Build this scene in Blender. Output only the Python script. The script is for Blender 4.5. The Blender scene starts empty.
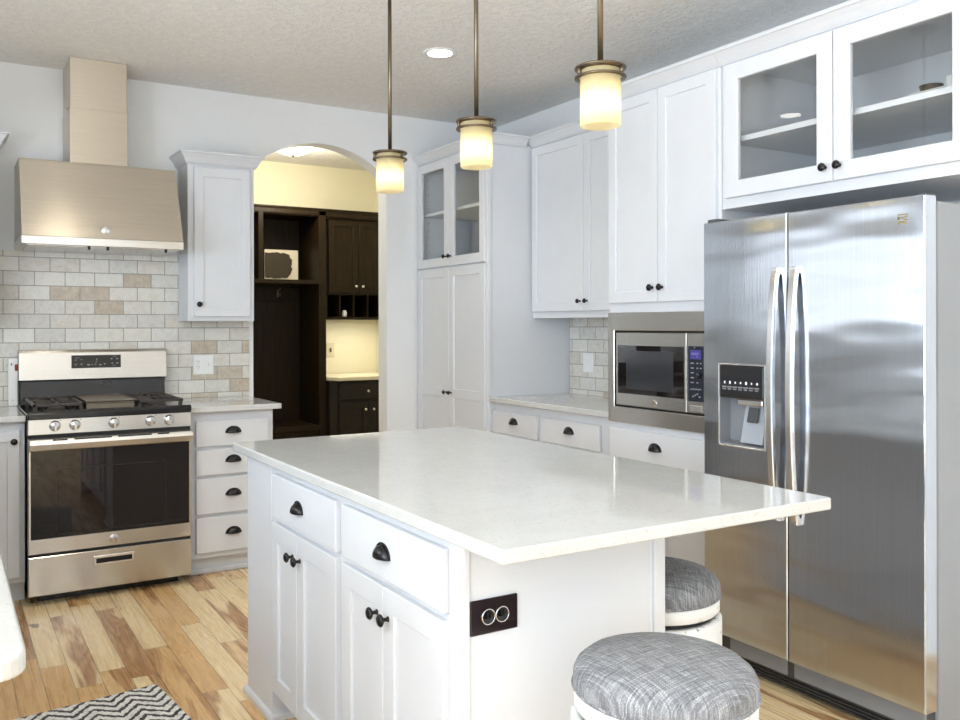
import bpy, bmesh, math, random
from mathutils import Vector, Matrix
random.seed(7)
C = bpy.context.scene.collection
SC = bpy.context.scene
PI = math.pi
YB = 5.352          # back wall plane
XW = 3.449          # right wall plane
ZC = 2.782          # ceiling
XL = -0.60          # left wall plane

# ------------------------------------------------------------ camera, world, lights, exposure
cam = bpy.data.cameras.new('camera')
co = bpy.data.objects.new('camera', cam); C.objects.link(co)
cam.sensor_width = 36; cam.lens = 872.04 / 960 * 36
cam.shift_x = (480 - 465.39) / 960; cam.shift_y = -(360 - 325.85) / 960
cam.clip_start = 0.02
co.matrix_world = (Matrix.Translation((0, 0, 1.3429)) @ Matrix.Rotation(math.radians(-30.928), 4, 'Z')
                   @ Matrix.Rotation(PI / 2, 4, 'X') @ Matrix.Rotation(math.radians(-.13), 4, 'Z'))
SC.camera = co
w = bpy.data.worlds.new('World'); SC.world = w; w.use_nodes = True
bg = w.node_tree.nodes['Background']; bg.inputs[0].default_value = (.80, .90, 1, 1); bg.inputs[1].default_value = 1.6
vs = SC.view_settings
vs.view_transform = 'Standard'; vs.look = 'None'; vs.gamma = 1; vs.use_curve_mapping = False
vs.exposure = 0.41

def area(name, loc, rot, sx, sy, power, col):
    l = bpy.data.lights.new(name, 'AREA'); l.shape = 'RECTANGLE'; l.size = sx; l.size_y = sy
    l.energy = power; l.color = col
    o = bpy.data.objects.new(name, l); C.objects.link(o); o.location = loc; o.rotation_euler = rot
    return o
# daylight entering the sink window in the left wall, and the dining room windows
area('daylight_sink_window_near', (XL - .09, 2.98, 1.70), (0, -PI / 2, 0), .76, .9, 11, (.76, .87, 1))
area('daylight_sink_window_far', (XL - .09, 4.22, 1.70), (0, -PI / 2, 0), .76, 1.5, 2.6, (.80, .89, 1))
area('daylight_dining_window', (-3.92, -.7, 1.45), (0, -PI / 2, 0), 2.0, 5.0, 170, (.75, .87, 1))
area('daylight_living_window', (-1.55, -3.92, 1.5), (PI / 2, 0, 0), 4.1, 2.0, 20, (.75, .87, 1))
# two unseen uplights added to brighten the kitchen by bouncing off the ceiling
area('added_uplight_living', (1.2, -1.2, 1.35), (PI, 0, 0), .5, .5, 62, (.88, .94, 1))
area('added_uplight_dining', (-2.2, .3, 1.35), (PI, 0, 0), .5, .5, 150, (.88, .94, 1))

# ------------------------------------------------------------ node helpers / materials
class NT:
    def __init__(s, name):
        s.m = bpy.data.materials.new(name); s.m.use_nodes = True
        s.t = s.m.node_tree; s.b = s.t.nodes['Principled BSDF']; s.out = s.t.nodes['Material Output']
    def n(s, typ, **kw):
        nd = s.t.nodes.new(typ)
        for k, v in kw.items():
            if k.startswith('i_'):
                key = k[2:]
                key = int(key) if key.isdigit() else key.replace('_', ' ')
                if hasattr(v, 'links'): s.t.links.new(v, nd.inputs[key])
                else: nd.inputs[key].default_value = v
            else: setattr(nd, k, v)
        return nd
    def l(s, a, b): s.t.links.new(a, b)
    def math(s, op, a, b=0.0, c=None):
        nd = s.t.nodes.new('ShaderNodeMath'); nd.operation = op
        for i, x in enumerate((a, b) if c is None else (a, b, c)):
            if hasattr(x, 'links'): s.t.links.new(x, nd.inputs[i])
            else: nd.inputs[i].default_value = x
        return nd.outputs[0]
    def ramp(s, fac, stops, interp='LINEAR'):
        nd = s.t.nodes.new('ShaderNodeValToRGB'); nd.color_ramp.interpolation = interp
        e = nd.color_ramp.elements
        while len(e) < len(stops): e.new(.5)
        for i, (p, c) in enumerate(stops):
            e[i].position = p; e[i].color = (*c, 1) if len(c) == 3 else c
        s.l(fac, nd.inputs[0]); return nd.outputs[0]
    def mix(s, fac, a, b, mode='MIX'):
        nd = s.t.nodes.new('ShaderNodeMix'); nd.data_type = 'RGBA'; nd.blend_type = mode
        for i, x in ((0, fac), (6, a), (7, b)):
            if hasattr(x, 'links'): s.l(x, nd.inputs[i])
            else: nd.inputs[i].default_value = x if i == 0 else (*x, 1)
        return nd.outputs[2]
    def obj(s): return s.n('ShaderNodeTexCoord').outputs['Object']
    def scale(s, vec, sc, loc=(0, 0, 0)):
        return s.n('ShaderNodeMapping', i_Vector=vec, i_Scale=sc, i_Location=loc).outputs[0]
    def noise(s, vec, scale, detail=3, rough=.5, dist=0.0):
        return s.n('ShaderNodeTexNoise', i_Vector=vec, i_Scale=scale, i_Detail=detail, i_Roughness=rough, i_Distortion=dist).outputs[0]
    def bump(s, h, strength, dist=.01):
        b = s.n('ShaderNodeBump', i_Height=h, i_Strength=strength, i_Distance=dist)
        s.l(b.outputs[0], s.b.inputs['Normal'])
    def set(s, base=None, rough=None, metal=None, **kw):
        for k, v in (('Base Color', base), ('Roughness', rough), ('Metallic', metal)):
            if v is None: continue
            if hasattr(v, 'links'): s.l(v, s.b.inputs[k])
            else: s.b.inputs[k].default_value = (*v, 1) if k == 'Base Color' else v
        for k, v in kw.items(): s.b.inputs[k.replace('_', ' ')].default_value = v
        return s

def simple(name, base, rough=.5, metal=0.0, var=.03, sc=9, **kw):
    t = NT(name); nz = t.noise(t.obj(), sc, 3)
    lo = tuple(max(0, c * (1 - var)) for c in base); hi = tuple(min(1, c * (1 + var)) for c in base)
    t.set(t.ramp(nz, [(.3, lo), (.7, hi)]), rough, metal, **kw)
    return t.m

M = {}
M['paint'] = simple('white_cabinet_paint', (.70, .715, .745), .36, var=.012)
M['wall'] = simple('grey_white_wall_paint', (.84, .85, .86), .7, var=.01)
M['yellow'] = simple('pale_yellow_wall_paint', (.84, .795, .60), .7, var=.01)
M['plastic'] = simple('white_plastic', (.86, .86, .85), .3, var=.01)
M['cream_plastic'] = simple('cream_plastic', (.72, .66, .48), .35, var=.01)
M['knob'] = simple('oil_rubbed_black_metal', (.022, .021, .022), .22, .6, var=.15)
M['bronze'] = simple('brushed_bronze_metal', (.17, .135, .095), .34, 1, var=.1)
M['enamel'] = simple('black_enamel', (.012, .012, .014), .12, 0, var=.1)
M['iron'] = simple('cast_iron', (.05, .042, .04), .45, .2, var=.2, sc=60)
M['blackglass'] = simple('black_glass', (.012, .009, .009), .03, var=.1)
M['greyplastic'] = simple('grey_plastic', (.24, .25, .27), .35, var=.03)
M['darkplastic'] = simple('dark_grey_plastic', (.07, .072, .078), .4, var=.08)
M['gap'] = simple('dark_gap_seal', (.02, .02, .022), .8, var=.1)
M['fridgeside'] = simple('grey_painted_steel_side', (.29, .305, .325), .42, .1, var=.02)
M['chrome'] = simple('polished_chrome', (.8, .8, .82), .08, 1, var=.02)
M['print'] = simple('pale_printed_marks', (.75, .77, .8), .5, var=.02)
M['dimprint'] = simple('grey_printed_marks', (.34, .34, .36), .5, var=.02)
M['brownprint'] = simple('brown_printed_marks', (.22, .15, .11), .5, var=.05)
M['red'] = simple('red_plastic', (.25, .03, .03), .4, var=.05)
M['outletplate'] = simple('dark_brown_plate', (.022, .011, .013), .22, .3, var=.15)
M['gold'] = simple('gilt_letters', (.33, .26, .13), .3, .8, var=.05)
M['cream'] = simple('cream_board', (.88, .80, .62), .6, var=.02)
M['plaque'] = simple('brown_plaque', (.055, .040, .022), .6, var=.1, sc=30)
M['greydish'] = simple('grey_dish', (.55, .56, .55), .4, var=.05)

def dark_wood():
    t = NT('dark_stained_wood'); v = t.obj()
    g = t.noise(t.scale(v, (22, 22, 1.6)), 2.2, 5, .6)
    t.set(t.ramp(g, [(.3, (.010, .0055, .0018)), (.7, (.025, .0145, .0042))]), .45); t.b.inputs['Specular IOR Level'].default_value = .25; return t.m
M['darkwood'] = dark_wood()
M['shaded_darkwood'] = simple('dark_wood_shade_in_colour', (.0075, .005, .0035), .5, var=.3, sc=30)  # the same dark wood, with the lower cabinet's shade put into its colour

def ceiling_mat():
    t = NT('knockdown_ceiling_texture'); v = t.obj()
    a = t.noise(v, 34, 3, .55); b = t.noise(v, 90, 2)
    h = t.math('ADD', t.ramp(a, [(.42, (0, 0, 0)), (.56, (1, 1, 1))]), t.math('MULTIPLY', b, .4))
    t.bump(h, .30, .010)
    t.set(t.ramp(a, [(.35, (.80, .79, .765)), (.65, (.86, .85, .825))]), .9); return t.m
M['ceiling'] = ceiling_mat()

def steel(name, tangent, base=(.60, .59, .575), rough=.30, grain=(1, 1, 1), aniso=.75, wave=0.0):
    t = NT(name); v = t.obj()
    g = t.noise(t.scale(v, grain), 1, 2)
    lo = tuple(c * .95 for c in base); hi = tuple(min(1, c * 1.04) for c in base)
    t.set(t.ramp(g, [(.3, lo), (.7, hi)]), rough, 1, Anisotropic=aniso)
    cv = t.n('ShaderNodeCombineXYZ'); cv.inputs[0].default_value, cv.inputs[1].default_value, cv.inputs[2].default_value = tangent
    t.l(cv.outputs[0], t.b.inputs['Tangent'])
    h = t.math('MULTIPLY', g, .10)
    if wave:
        wn = t.noise(t.scale(v, (1, 1.3, 5)), 1.2, 1)
        h = t.math('ADD', h, t.math('MULTIPLY', wn, wave))
    t.bump(h, .35, .004)
    return t.m
M['steel_h'] = steel('brushed_steel_horizontal_grain', (0, 0, 1), (.585, .575, .555), .24, (3, 3, 320))
M['steel_v'] = steel('brushed_steel_vertical_grain', (0, 1, 0), (.54, .575, .635), .15, (300, 300, 2), .35, wave=7)
M['steel_hood'] = steel('brushed_steel_hood', (0, 0, 1), (.64, .585, .50), .42, (3, 3, 320), .95)
M['steel_c'] = steel('satin_steel', (0, 0, 1), (.74, .74, .745), .26, (40, 40, 40), .2)

def quartz():
    t = NT('white_quartz'); v = t.obj()
    a = t.noise(t.scale(v, (1, 1, 1)), 7, 6, .65, .8); b = t.noise(v, 130, 2); c = t.noise(t.scale(v, (1.6, 1, 1)), 42, 6, .75, .8)
    col = t.ramp(a, [(.35, (.575, .578, .562)), (.65, (.605, .608, .595))])
    col = t.mix(t.ramp(c, [(.56, (0, 0, 0)), (.70, (.6, .6, .6))]), col, (.45, .445, .42))
    col = t.mix(t.ramp(b, [(.64, (0, 0, 0)), (.70, (.5, .5, .5))]), col, (.40, .395, .375))
    t.set(col, .07); t.b.inputs['Specular IOR Level'].default_value = .6; return t.m
M['quartz'] = quartz()

def tile_mat():
    t = NT('travertine_subway_tile'); v = t.obj()
    sx = t.n('ShaderNodeSeparateXYZ', i_Vector=v)
    # tiles run along x on the back wall and along y on the side wall: x + y is the run on either
    u = t.math('ADD', sx.outputs[0], sx.outputs[1])
    cv = t.n('ShaderNodeCombineXYZ'); t.l(u, cv.inputs[0]); t.l(sx.outputs[2], cv.inputs[1])
    br = t.n('ShaderNodeTexBrick', i_Vector=cv.outputs[0], i_Color1=(0, 0, 0, 1), i_Color2=(1, 1, 1, 1), i_Mortar=(.5, .5, .5, 1), i_Scale=1.0,
             i_Mortar_Size=.0022, i_Mortar_Smooth=.1, i_Bias=0.0, i_Brick_Width=.154, i_Row_Height=.0785)
    br.offset = .5
    ran = br.outputs[0]
    base = t.ramp(ran, [(0, (.72, .70, .64)), (.25, (.64, .63, .59)), (.55, (.76, .745, .70)), (.86, (.62, .585, .52)), (.90, (.50, .435, .345)), (1, (.54, .47, .385))])
    nz = t.noise(v, 26, 6, .7, .6); pit = t.noise(v, 85, 3, .6)
    base = t.mix(.75, base, t.ramp(nz, [(.25, (.34, .31, .27)), (.5, (.52, .51, .50)), (.72, (.66, .66, .65))]), 'OVERLAY')
    base = t.mix(t.ramp(pit, [(.62, (0, 0, 0)), (.70, (.7, .7, .7))]), base, (.36, .31, .25))
    fac = br.outputs['Fac']
    t.set(t.mix(fac, base, (.30, .28, .25)), .38)
    h = t.math('ADD', t.math('MULTIPLY', fac, -1.0), t.math('MULTIPLY', nz, .25))
    t.bump(h, .5, .003); return t.m
M['tile'] = tile_mat()

def floor_mat():
    t = NT('hickory_plank_floor'); v = t.obj(); W = .0975; L = .92
    s = t.n('ShaderNodeSeparateXYZ', i_Vector=v); X, Y = s.outputs[0], s.outputs[1]
    xr = t.math('DIVIDE', t.math('ADD', X, 20 * W - .420 % W), W)
    row = t.math('FLOOR', xr); fx = t.math('FRACT', xr)
    wn = t.n('ShaderNodeTexWhiteNoise', noise_dimensions='1D', i_W=row)
    yr = t.math('DIVIDE', t.math('ADD', Y, t.math('MULTIPLY', wn.outputs[0], 7.0)), L)
    cell = t.math('FLOOR', yr); fy = t.math('FRACT', yr)
    idv = t.n('ShaderNodeCombineXYZ'); t.l(row, idv.inputs[0]); t.l(cell, idv.inputs[1])
    w2 = t.n('ShaderNodeTexWhiteNoise', noise_dimensions='3D', i_Vector=idv.outputs[0])
    r = w2.outputs[0]; rc = t.n('ShaderNodeSeparateColor', i_Color=w2.outputs[1])
    off = t.n('ShaderNodeCombineXYZ'); t.l(t.math('MULTIPLY', r, 40.0), off.inputs[0]); t.l(t.math('MULTIPLY', rc.outputs[1], 60.0), off.inputs[1])
    va = t.n('ShaderNodeVectorMath', operation='ADD', i_0=v, i_1=off.outputs[0]).outputs[0]
    grain = t.noise(t.scale(va, (55, 2.2, 1)), 1, 5, .65, .3)
    low = t.noise(t.scale(va, (8, 1.1, 1)), 1, 2, .5, .9)          # sapwood / heartwood split
    ring = t.math('SINE', t.math('MULTIPLY', t.noise(t.scale(va, (9, .9, 1)), 1, 2, .5, .6), 75.0))
    ring = t.math('MULTIPLY', t.math('ADD', ring, 1.0), .5)
    blond = t.ramp(grain, [(.3, (.84, .62, .33)), (.7, (.95, .78, .50))])
    tan = t.ramp(grain, [(.3, (.66, .40, .17)), (.7, (.80, .53, .25))])
    brown = t.ramp(grain, [(.3, (.36, .17, .065)), (.7, (.56, .31, .135))])
    col = t.mix(t.ramp(r, [(.55, (0, 0, 0)), (.75, (1, 1, 1))]), blond, tan)
    heart = t.math('MULTIPLY', t.ramp(low, [(.50, (0, 0, 0)), (.56, (1, 1, 1))]), t.ramp(rc.outputs[2], [(.50, (0, 0, 0)), (.62, (1, 1, 1))]))
    col = t.mix(t.math('MULTIPLY', heart, .8), col, brown)
    rg = t.math('MULTIPLY', ring, t.math('ADD', .13, t.math('MULTIPLY', heart, .55)))
    col = t.mix(rg, col, (.30, .14, .055))
    kn = t.noise(t.scale(va, (11, 5, 1)), 1, 1)
    col = t.mix(t.ramp(kn, [(.75, (0, 0, 0)), (.79, (.8, .8, .8))]), col, (.12, .05, .02))
    ex = t.math('MINIMUM', fx, t.math('SUBTRACT', 1.0, fx)); ey = t.math('MINIMUM', fy, t.math('SUBTRACT', 1.0, fy))
    seam = t.math('MAXIMUM', t.math('LESS_THAN', ex, .016), t.math('LESS_THAN', ey, .0018))
    t.set(t.mix(t.math('MULTIPLY', seam, .75), col, (.12, .06, .025)), t.ramp(grain, [(.3, (.24, .24, .24)), (.7, (.32, .32, .32))]))
    t.bump(t.math('ADD', t.math('MULTIPLY', seam, -1.0), t.math('MULTIPLY', grain, .2)), .25, .003); return t.m
M['floor'] = floor_mat()

def rug_mat():
    t = NT('black_and_white_chevron_weave'); v = t.obj()
    s = t.n('ShaderNodeSeparateXYZ', i_Vector=v)
    nz = t.noise(v, 60, 2)
    x = t.math('DIVIDE', s.outputs[0], .135)
    tri = t.math('ABSOLUTE', t.math('SUBTRACT', t.math('FRACT', x), .5))
    y = t.math('ADD', t.math('DIVIDE', s.outputs[1], .050), t.math('MULTIPLY', tri, 2.7))
    y = t.math('ADD', y, t.math('MULTIPLY', t.math('SUBTRACT', nz, .5), .55))
    st = t.math('FRACT', y)
    loop = t.n('ShaderNodeTexVoronoi', i_Vector=t.scale(v, (85, 130, 1)), i_Scale=1.0).outputs[0]
    bw = t.ramp(st, [(.34, (.05, .05, .052)), (.46, (.86, .85, .82))])
    col = t.mix(t.ramp(loop, [(.3, (0, 0, 0)), (.9, (.35, .35, .35))]), bw, (.12, .12, .12))
    t.set(col, .95); t.bump(t.math('MULTIPLY', loop, -1.0), .9, .004); return t.m
M['rug'] = rug_mat()

def linen():
    t = NT('grey_linen_weave'); v = t.obj()
    a = t.noise(t.scale(v, (330, 16, 16)), 1, 3, .6); b = t.noise(t.scale(v, (16, 330, 16)), 1, 3, .6); c = t.noise(v, 420, 2)
    h = t.math('ADD', t.math('ADD', a, b), t.math('MULTIPLY', c, .7))
    t.set(t.ramp(t.math('MULTIPLY', h, .37), [(.36, (.085, .088, .097)), (.50, (.215, .22, .235)), (.63, (.46, .465, .48))]), .9)
    t.bump(h, .4, .002); return t.m
M['linen'] = linen()

def distressed():
    t = NT('distressed_white_paint'); v = t.obj()
    a = t.noise(t.scale(v, (30, 30, 60)), 1, 6, .7); b = t.noise(v, 5, 3)
    t.set(t.mix(t.ramp(a, [(.60, (0, 0, 0)), (.64, (1, 1, 1))]), t.ramp(b, [(.3, (.76, .77, .77)), (.7, (.86, .865, .86))]), (.22, .19, .16)), .5)
    t.bump(a, .2, .004); return t.m
M['distressed'] = distressed()

def glass():
    t = NT('clear_glass')
    tr = t.n('ShaderNodeBsdfTransparent'); tr.inputs[0].default_value = (.985, .99, .985, 1)
    gl = t.n('ShaderNodeBsdfGlossy'); gl.inputs['Roughness'].default_value = .02
    lw = t.n('ShaderNodeLayerWeight'); lw.inputs[0].default_value = .5
    fac = t.math('ADD', .035, t.math('MULTIPLY', t.math('POWER', lw.outputs['Facing'], 5.0), .7))
    mx = t.n('ShaderNodeMixShader'); t.l(fac, mx.inputs[0]); t.l(tr.outputs[0], mx.inputs[1]); t.l(gl.outputs[0], mx.inputs[2])
    t.l(mx.outputs[0], t.out.inputs[0]); return t.m
M['glass'] = glass()

def shade_mat():
    t = NT('cream_alabaster_glass'); v = t.obj()
    nz = t.noise(v, 30, 4)
    tl = t.n('ShaderNodeBsdfTranslucent'); t.l(t.ramp(nz, [(.3, (.93, .86, .68)), (.7, (.96, .91, .76))]), tl.inputs[0])
    df = t.n('ShaderNodeBsdfDiffuse'); df.inputs[0].default_value = (.85, .78, .55, 1)
    mx = t.n('ShaderNodeMixShader'); mx.inputs[0].default_value = .8
    t.l(df.outputs[0], mx.inputs[1]); t.l(tl.outputs[0], mx.inputs[2]); t.l(mx.outputs[0], t.out.inputs[0]); return t.m
M['shade'] = shade_mat()

def emit(name, col, st):
    t = NT(name); t.set(tuple(min(.9, c * max(st, .1) * .2) for c in col), .4); t.b.inputs['Emission Color'].default_value = (*col, 1); t.b.inputs['Emission Strength'].default_value = st; return t.m
M['bulb'] = emit('lit_bulb', (1, .88, .64), 9)
M['downlight'] = emit('lit_downlight_lens', (1, .95, .86), 9)
M['bowl'] = emit('lit_frosted_bowl', (1, .93, .78), 5)
M['screen'] = emit('blue_display', (.06, .05, .30), .6)
M['led'] = emit('lit_white_icons', (.9, .95, 1), .8)

# ------------------------------------------------------------ mesh helpers (world coordinates)
class MB:
    def __init__(s): s.bm = bmesh.new(); s.sm = False
    def box(s, x0, x1, y0, y1, z0, z1, bev=0.0, seg=1):
        b = bmesh.new(); bmesh.ops.create_cube(b, size=1)
        x0, x1 = sorted((x0, x1)); y0, y1 = sorted((y0, y1)); z0, z1 = sorted((z0, z1))
        for v in b.verts:
            v.co = Vector((x0 + (v.co.x + .5) * (x1 - x0), y0 + (v.co.y + .5) * (y1 - y0), z0 + (v.co.z + .5) * (z1 - z0)))
        if bev: bmesh.ops.bevel(b, geom=list(b.edges), offset=min(bev, .45 * min(x1 - x0, y1 - y0, z1 - z0)), segments=seg, affect='EDGES', profile=.5)
        return s._add(b, smooth=seg > 2)
    def _add(s, b, smooth=False):
        me = bpy.data.meshes.new('tmp'); 
        for f in b.faces: f.smooth = smooth
        bmesh.ops.recalc_face_normals(b, faces=list(b.faces))
        b.to_mesh(me); s.bm.from_mesh(me); bpy.data.meshes.remove(me); b.free(); return s
    def raw(s, vs, fs, smooth=False):
        b = bmesh.new(); vv = [b.verts.new(v) for v in vs]
        for f in fs:
            if len(set(f)) >= 3:
                try: b.faces.new([vv[i] for i in f])
                except ValueError: pass
        return s._add(b, smooth)
    # a = run along the face, b = height, d = depth into the thing
    def fp(s, face, pos, a, b, d):
        return {'x-': (pos + d, a, b), 'x+': (pos - d, a, b), 'y-': (a, pos + d, b), 'z-': (a, b, pos + d)}[face]
    def fb(s, face, pos, a0, a1, b0, b1, d0, d1, bev=0.0, seg=1):
        p = s.fp(face, pos, a0, b0, d0); q = s.fp(face, pos, a1, b1, d1)
        return s.box(p[0], q[0], p[1], q[1], p[2], q[2], bev, seg)
    def ring(s, face, pos, o, i, d0, d1, ch=.002, chi=.0):
        a0, a1, b0, b1 = o; c0, c1, e0, e1 = i
        loops = [[(a0, b0), (a1, b0), (a1, b1), (a0, b1)]]
        def lp(a0, a1, b0, b1, d): return [s.fp(face, pos, *p, d) for p in ((a0, b0), (a1, b0), (a1, b1), (a0, b1))]
        L = [lp(a0, a1, b0, b1, d1), lp(a0, a1, b0, b1, d0 + ch), lp(a0 + ch, a1 - ch, b0 + ch, b1 - ch, d0),
             lp(c0 - chi, c1 + chi, e0 - chi, e1 + chi, d0), lp(c0, c1, e0, e1, d0 + max(chi, .0001)), lp(c0, c1, e0, e1, d1)]
        vs = [p for l in L for p in l]; fs = []
        for k in range(6):
            k2 = (k + 1) % 6
            for j in range(4):
                j2 = (j + 1) % 4; fs.append((k * 4 + j, k * 4 + j2, k2 * 4 + j2, k2 * 4 + j))
        return s.raw(vs, fs)
    def lathe(s, prof, o, axis=(0, 0, 1), n=28, smooth=True, sx=1.0):
        ax = Vector(axis).normalized(); u = ax.orthogonal().normalized(); w_ = ax.cross(u); o = Vector(o); vs = []; fs = []
        for r, h in prof:
            for k in range(n):
                t = 2 * PI * k / n; vs.append(o + ax * h + (u * math.cos(t) + w_ * math.sin(t)) * max(r, 1e-5))
        m = len(prof)
        for i in range(m - 1):
            for k in range(n): fs.append((i * n + k, i * n + (k + 1) % n, (i + 1) * n + (k + 1) % n, (i + 1) * n + k))
        if prof[0] != prof[-1]:
            fs.append(tuple(range(n))); fs.append(tuple((m - 1) * n + k for k in range(n)))
        else:
            pass
        return s.raw(vs, fs, smooth)
    def tube(s, pts, r, n=10, cap=True):
        pts = [Vector(p) for p in pts]; vs = []; fs = []; m = len(pts); up = None
        for i, p in enumerate(pts):
            d = (pts[min(i + 1, m - 1)] - pts[max(i - 1, 0)]).normalized()
            if up is None: up = d.orthogonal().normalized()
            up = (up - d * up.dot(d)).normalized(); sd = d.cross(up)
            rr = r[i] if isinstance(r, (list, tuple)) else r
            for k in range(n): vs.append(p + (up * math.cos(2 * PI * k / n) + sd * math.sin(2 * PI * k / n)) * rr)
        for i in range(m - 1):
            for k in range(n): fs.append((i * n + k, i * n + (k + 1) % n, (i + 1) * n + (k + 1) % n, (i + 1) * n + k))
        if cap: fs += [tuple(range(n)), tuple((m - 1) * n + k for k in range(n))]
        return s.raw(vs, fs, True)
    def prism(s, poly, z0, z1, ch=0.0, axis='z', seg=1):
        """poly in (x,y) extruded in z, or (y,z) extruded in x when axis='x', or (x,z) extruded in y when axis='y'"""
        b = bmesh.new()
        f3 = {'z': lambda p, h: (p[0], p[1], h), 'x': lambda p, h: (h, p[0], p[1]), 'y': lambda p, h: (p[0], h, p[1])}[axis]
        n = len(poly); va = [b.verts.new(f3(p, z0)) for p in poly]; vb = [b.verts.new(f3(p, z1)) for p in poly]
        b.faces.new(va); b.faces.new(vb)
        for i in range(n): b.faces.new((va[i], va[(i + 1) % n], vb[(i + 1) % n], vb[i]))
        bmesh.ops.recalc_face_normals(b, faces=list(b.faces))
        if ch:
            es = [e for e in b.edges if e.calc_face_angle(0) > .6]
            bmesh.ops.bevel(b, geom=es, offset=ch, segments=seg, affect='EDGES', profile=.5)
        return s._add(b)
    def sweep(s, path, prof):
        """path (x,y) polyline with the outside on its right hand; prof [(out, z)] closed"""
        P = [Vector((p[0], p[1])) for p in path]; n = len(P); N = []
        for i in range(n - 1):
            d = (P[i + 1] - P[i]).normalized(); N.append(Vector((d.y, -d.x)))
        vs = []; m = len(prof)
        for i in range(n):
            if i == 0: o = N[0]
            elif i == n - 1: o = N[-1]
            else:
                o = N[i - 1] + N[i]; o = o / max(.2, o.dot(N[i]))
            for (q, z) in prof: vs.append((P[i].x + o.x * q, P[i].y + o.y * q, z))
        fs = [tuple(range(m)), tuple((n - 1) * m + k for k in range(m))]
        for i in range(n - 1):
            for k in range(m): fs.append((i * m + k, i * m + (k + 1) % m, (i + 1) * m + (k + 1) % m, (i + 1) * m + k))
        return s.raw(vs, fs)

def root_of(o):
    while o.parent: o = o.parent
    return o
def obj(name, mb, m, parent=None, label=None, kind=None):
    bm = mb.bm
    if parent is not None:
        r = root_of(parent); inv = -Vector(r.location)
        bmesh.ops.translate(bm, verts=list(bm.verts), vec=inv)
    me = bpy.data.meshes.new(name); bm.to_mesh(me); bm.free()
    me.materials.append(M[m] if isinstance(m, str) else m)
    o = bpy.data.objects.new(name, me); C.objects.link(o)
    if parent is not None: o.parent = parent
    if label: o['label'] = label
    if kind: o['kind'] = kind
    return o
def struct(name, mb, m, parent=None):
    o = obj(name, mb, m, parent)
    if parent is None: o['kind'] = 'structure'
    return o
def thing(name, label, cat, loc=(0, 0, 0), group=None):
    o = bpy.data.objects.new(name, None); o.empty_display_size = .1; C.objects.link(o); o.location = loc
    o['label'] = label; o['category'] = cat
    if group: o['group'] = group
    return o
def tag(o, label, cat, group=None):
    o['label'] = label; o['category'] = cat
    if group: o['group'] = group
    return o
def dup(root, loc, label, rotz=0.0, group=None):
    r = root.copy(); C.objects.link(r); r.location = loc; r['label'] = label; r.rotation_euler = (0, 0, rotz)
    if group: r['group'] = group
    for ch in list(root.children):
        c = ch.copy(); C.objects.link(c); c.parent = r
        for g in list(ch.children):
            d = g.copy(); C.objects.link(d); d.parent = c
    return r

def knob(parent, face, pos, a, b, m='knob', name='knob', k=1.0):
    mb = MB(); o = mb.fp(face, pos, a, b, .001); ax = {'x-': (-1, 0, 0), 'x+': (1, 0, 0), 'y-': (0, -1, 0)}[face]
    mb.lathe([(.0075 * k, 0), (.0075 * k, .002), (.0048 * k, .006), (.0048 * k, .013), (.010 * k, .017), (.0155 * k, .021), (.0160 * k, .025), (.012 * k, .029), (.0045 * k, .031), (.0, .0312)], o, ax, 20)
    return obj(name, mb, m, parent)
def cup_pull(parent, face, pos, a, b, wd=.078, h=.032, pr=.024):
    mb = MB()
    def surf(sc, off):
        vs = []
        for i in range(17):
            th = PI * i / 16
            for j in range(9):
                ph = PI / 2 * j / 8
                vs.append(mb.fp(face, pos, a + wd / 2 * math.cos(th) * sc, b + h * math.sin(th) * math.cos(ph) * sc, -pr * math.sin(th) * math.sin(ph) * sc + off))
        return vs
    vs = surf(1, 0) + surf(.88, 0.0); fs = []
    for q in (0, 153):
        for i in range(16):
            for j in range(8): fs.append((q + i * 9 + j, q + (i + 1) * 9 + j, q + (i + 1) * 9 + j + 1, q + i * 9 + j + 1))
    for i in range(16):
        fs.append((i * 9 + 8, (i + 1) * 9 + 8, 153 + (i + 1) * 9 + 8, 153 + i * 9 + 8)); fs.append((i * 9, (i + 1) * 9, 153 + (i + 1) * 9, 153 + i * 9))
    mb.raw(vs, fs, True)
    # thin flange round the cup against the drawer front
    mb.tube([mb.fp(face, pos, a + (wd / 2 + .003) * math.cos(PI * i / 16), b + (h + .003) * math.sin(PI * i / 16), -.001) for i in range(17)], .0028, 6)
    return obj('cup_pull', mb, 'knob', parent)
def shaker(parent, face, pos, a0, a1, b0, b1, m='paint', st=.055, rails=None, name='door', th=.02, rec=.0085, mid=None):
    """shaker front: raised stiles and rails round a recessed flat panel (mid = height of a middle rail)"""
    mb = MB(); a0, a1 = sorted((a0, a1)); rl = rails or st
    mb.ring(face, pos, (a0, a1, b0, b1), (a0 + st, a1 - st, b0 + rl, b1 - rl), 0, th, .0022, .003)
    mb.fb(face, pos, a0 + st - .004, a1 - st + .004, b0 + rl - .004, b1 - rl + .004, rec, th - .001)
    if mid: mb.fb(face, pos, a0 + st - .001, a1 - st + .001, mid - rl / 2, mid + rl / 2, .0002, rec + .001, .0015)
    return obj(name, mb, m, parent)
def slab(parent, face, pos, a0, a1, b0, b1, m='paint', th=.02, name='drawer', ch=.005):
    mb = MB(); mb.fb(face, pos, a0, a1, b0, b1, 0, th, ch, 2); return obj(name, mb, m, parent)
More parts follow.
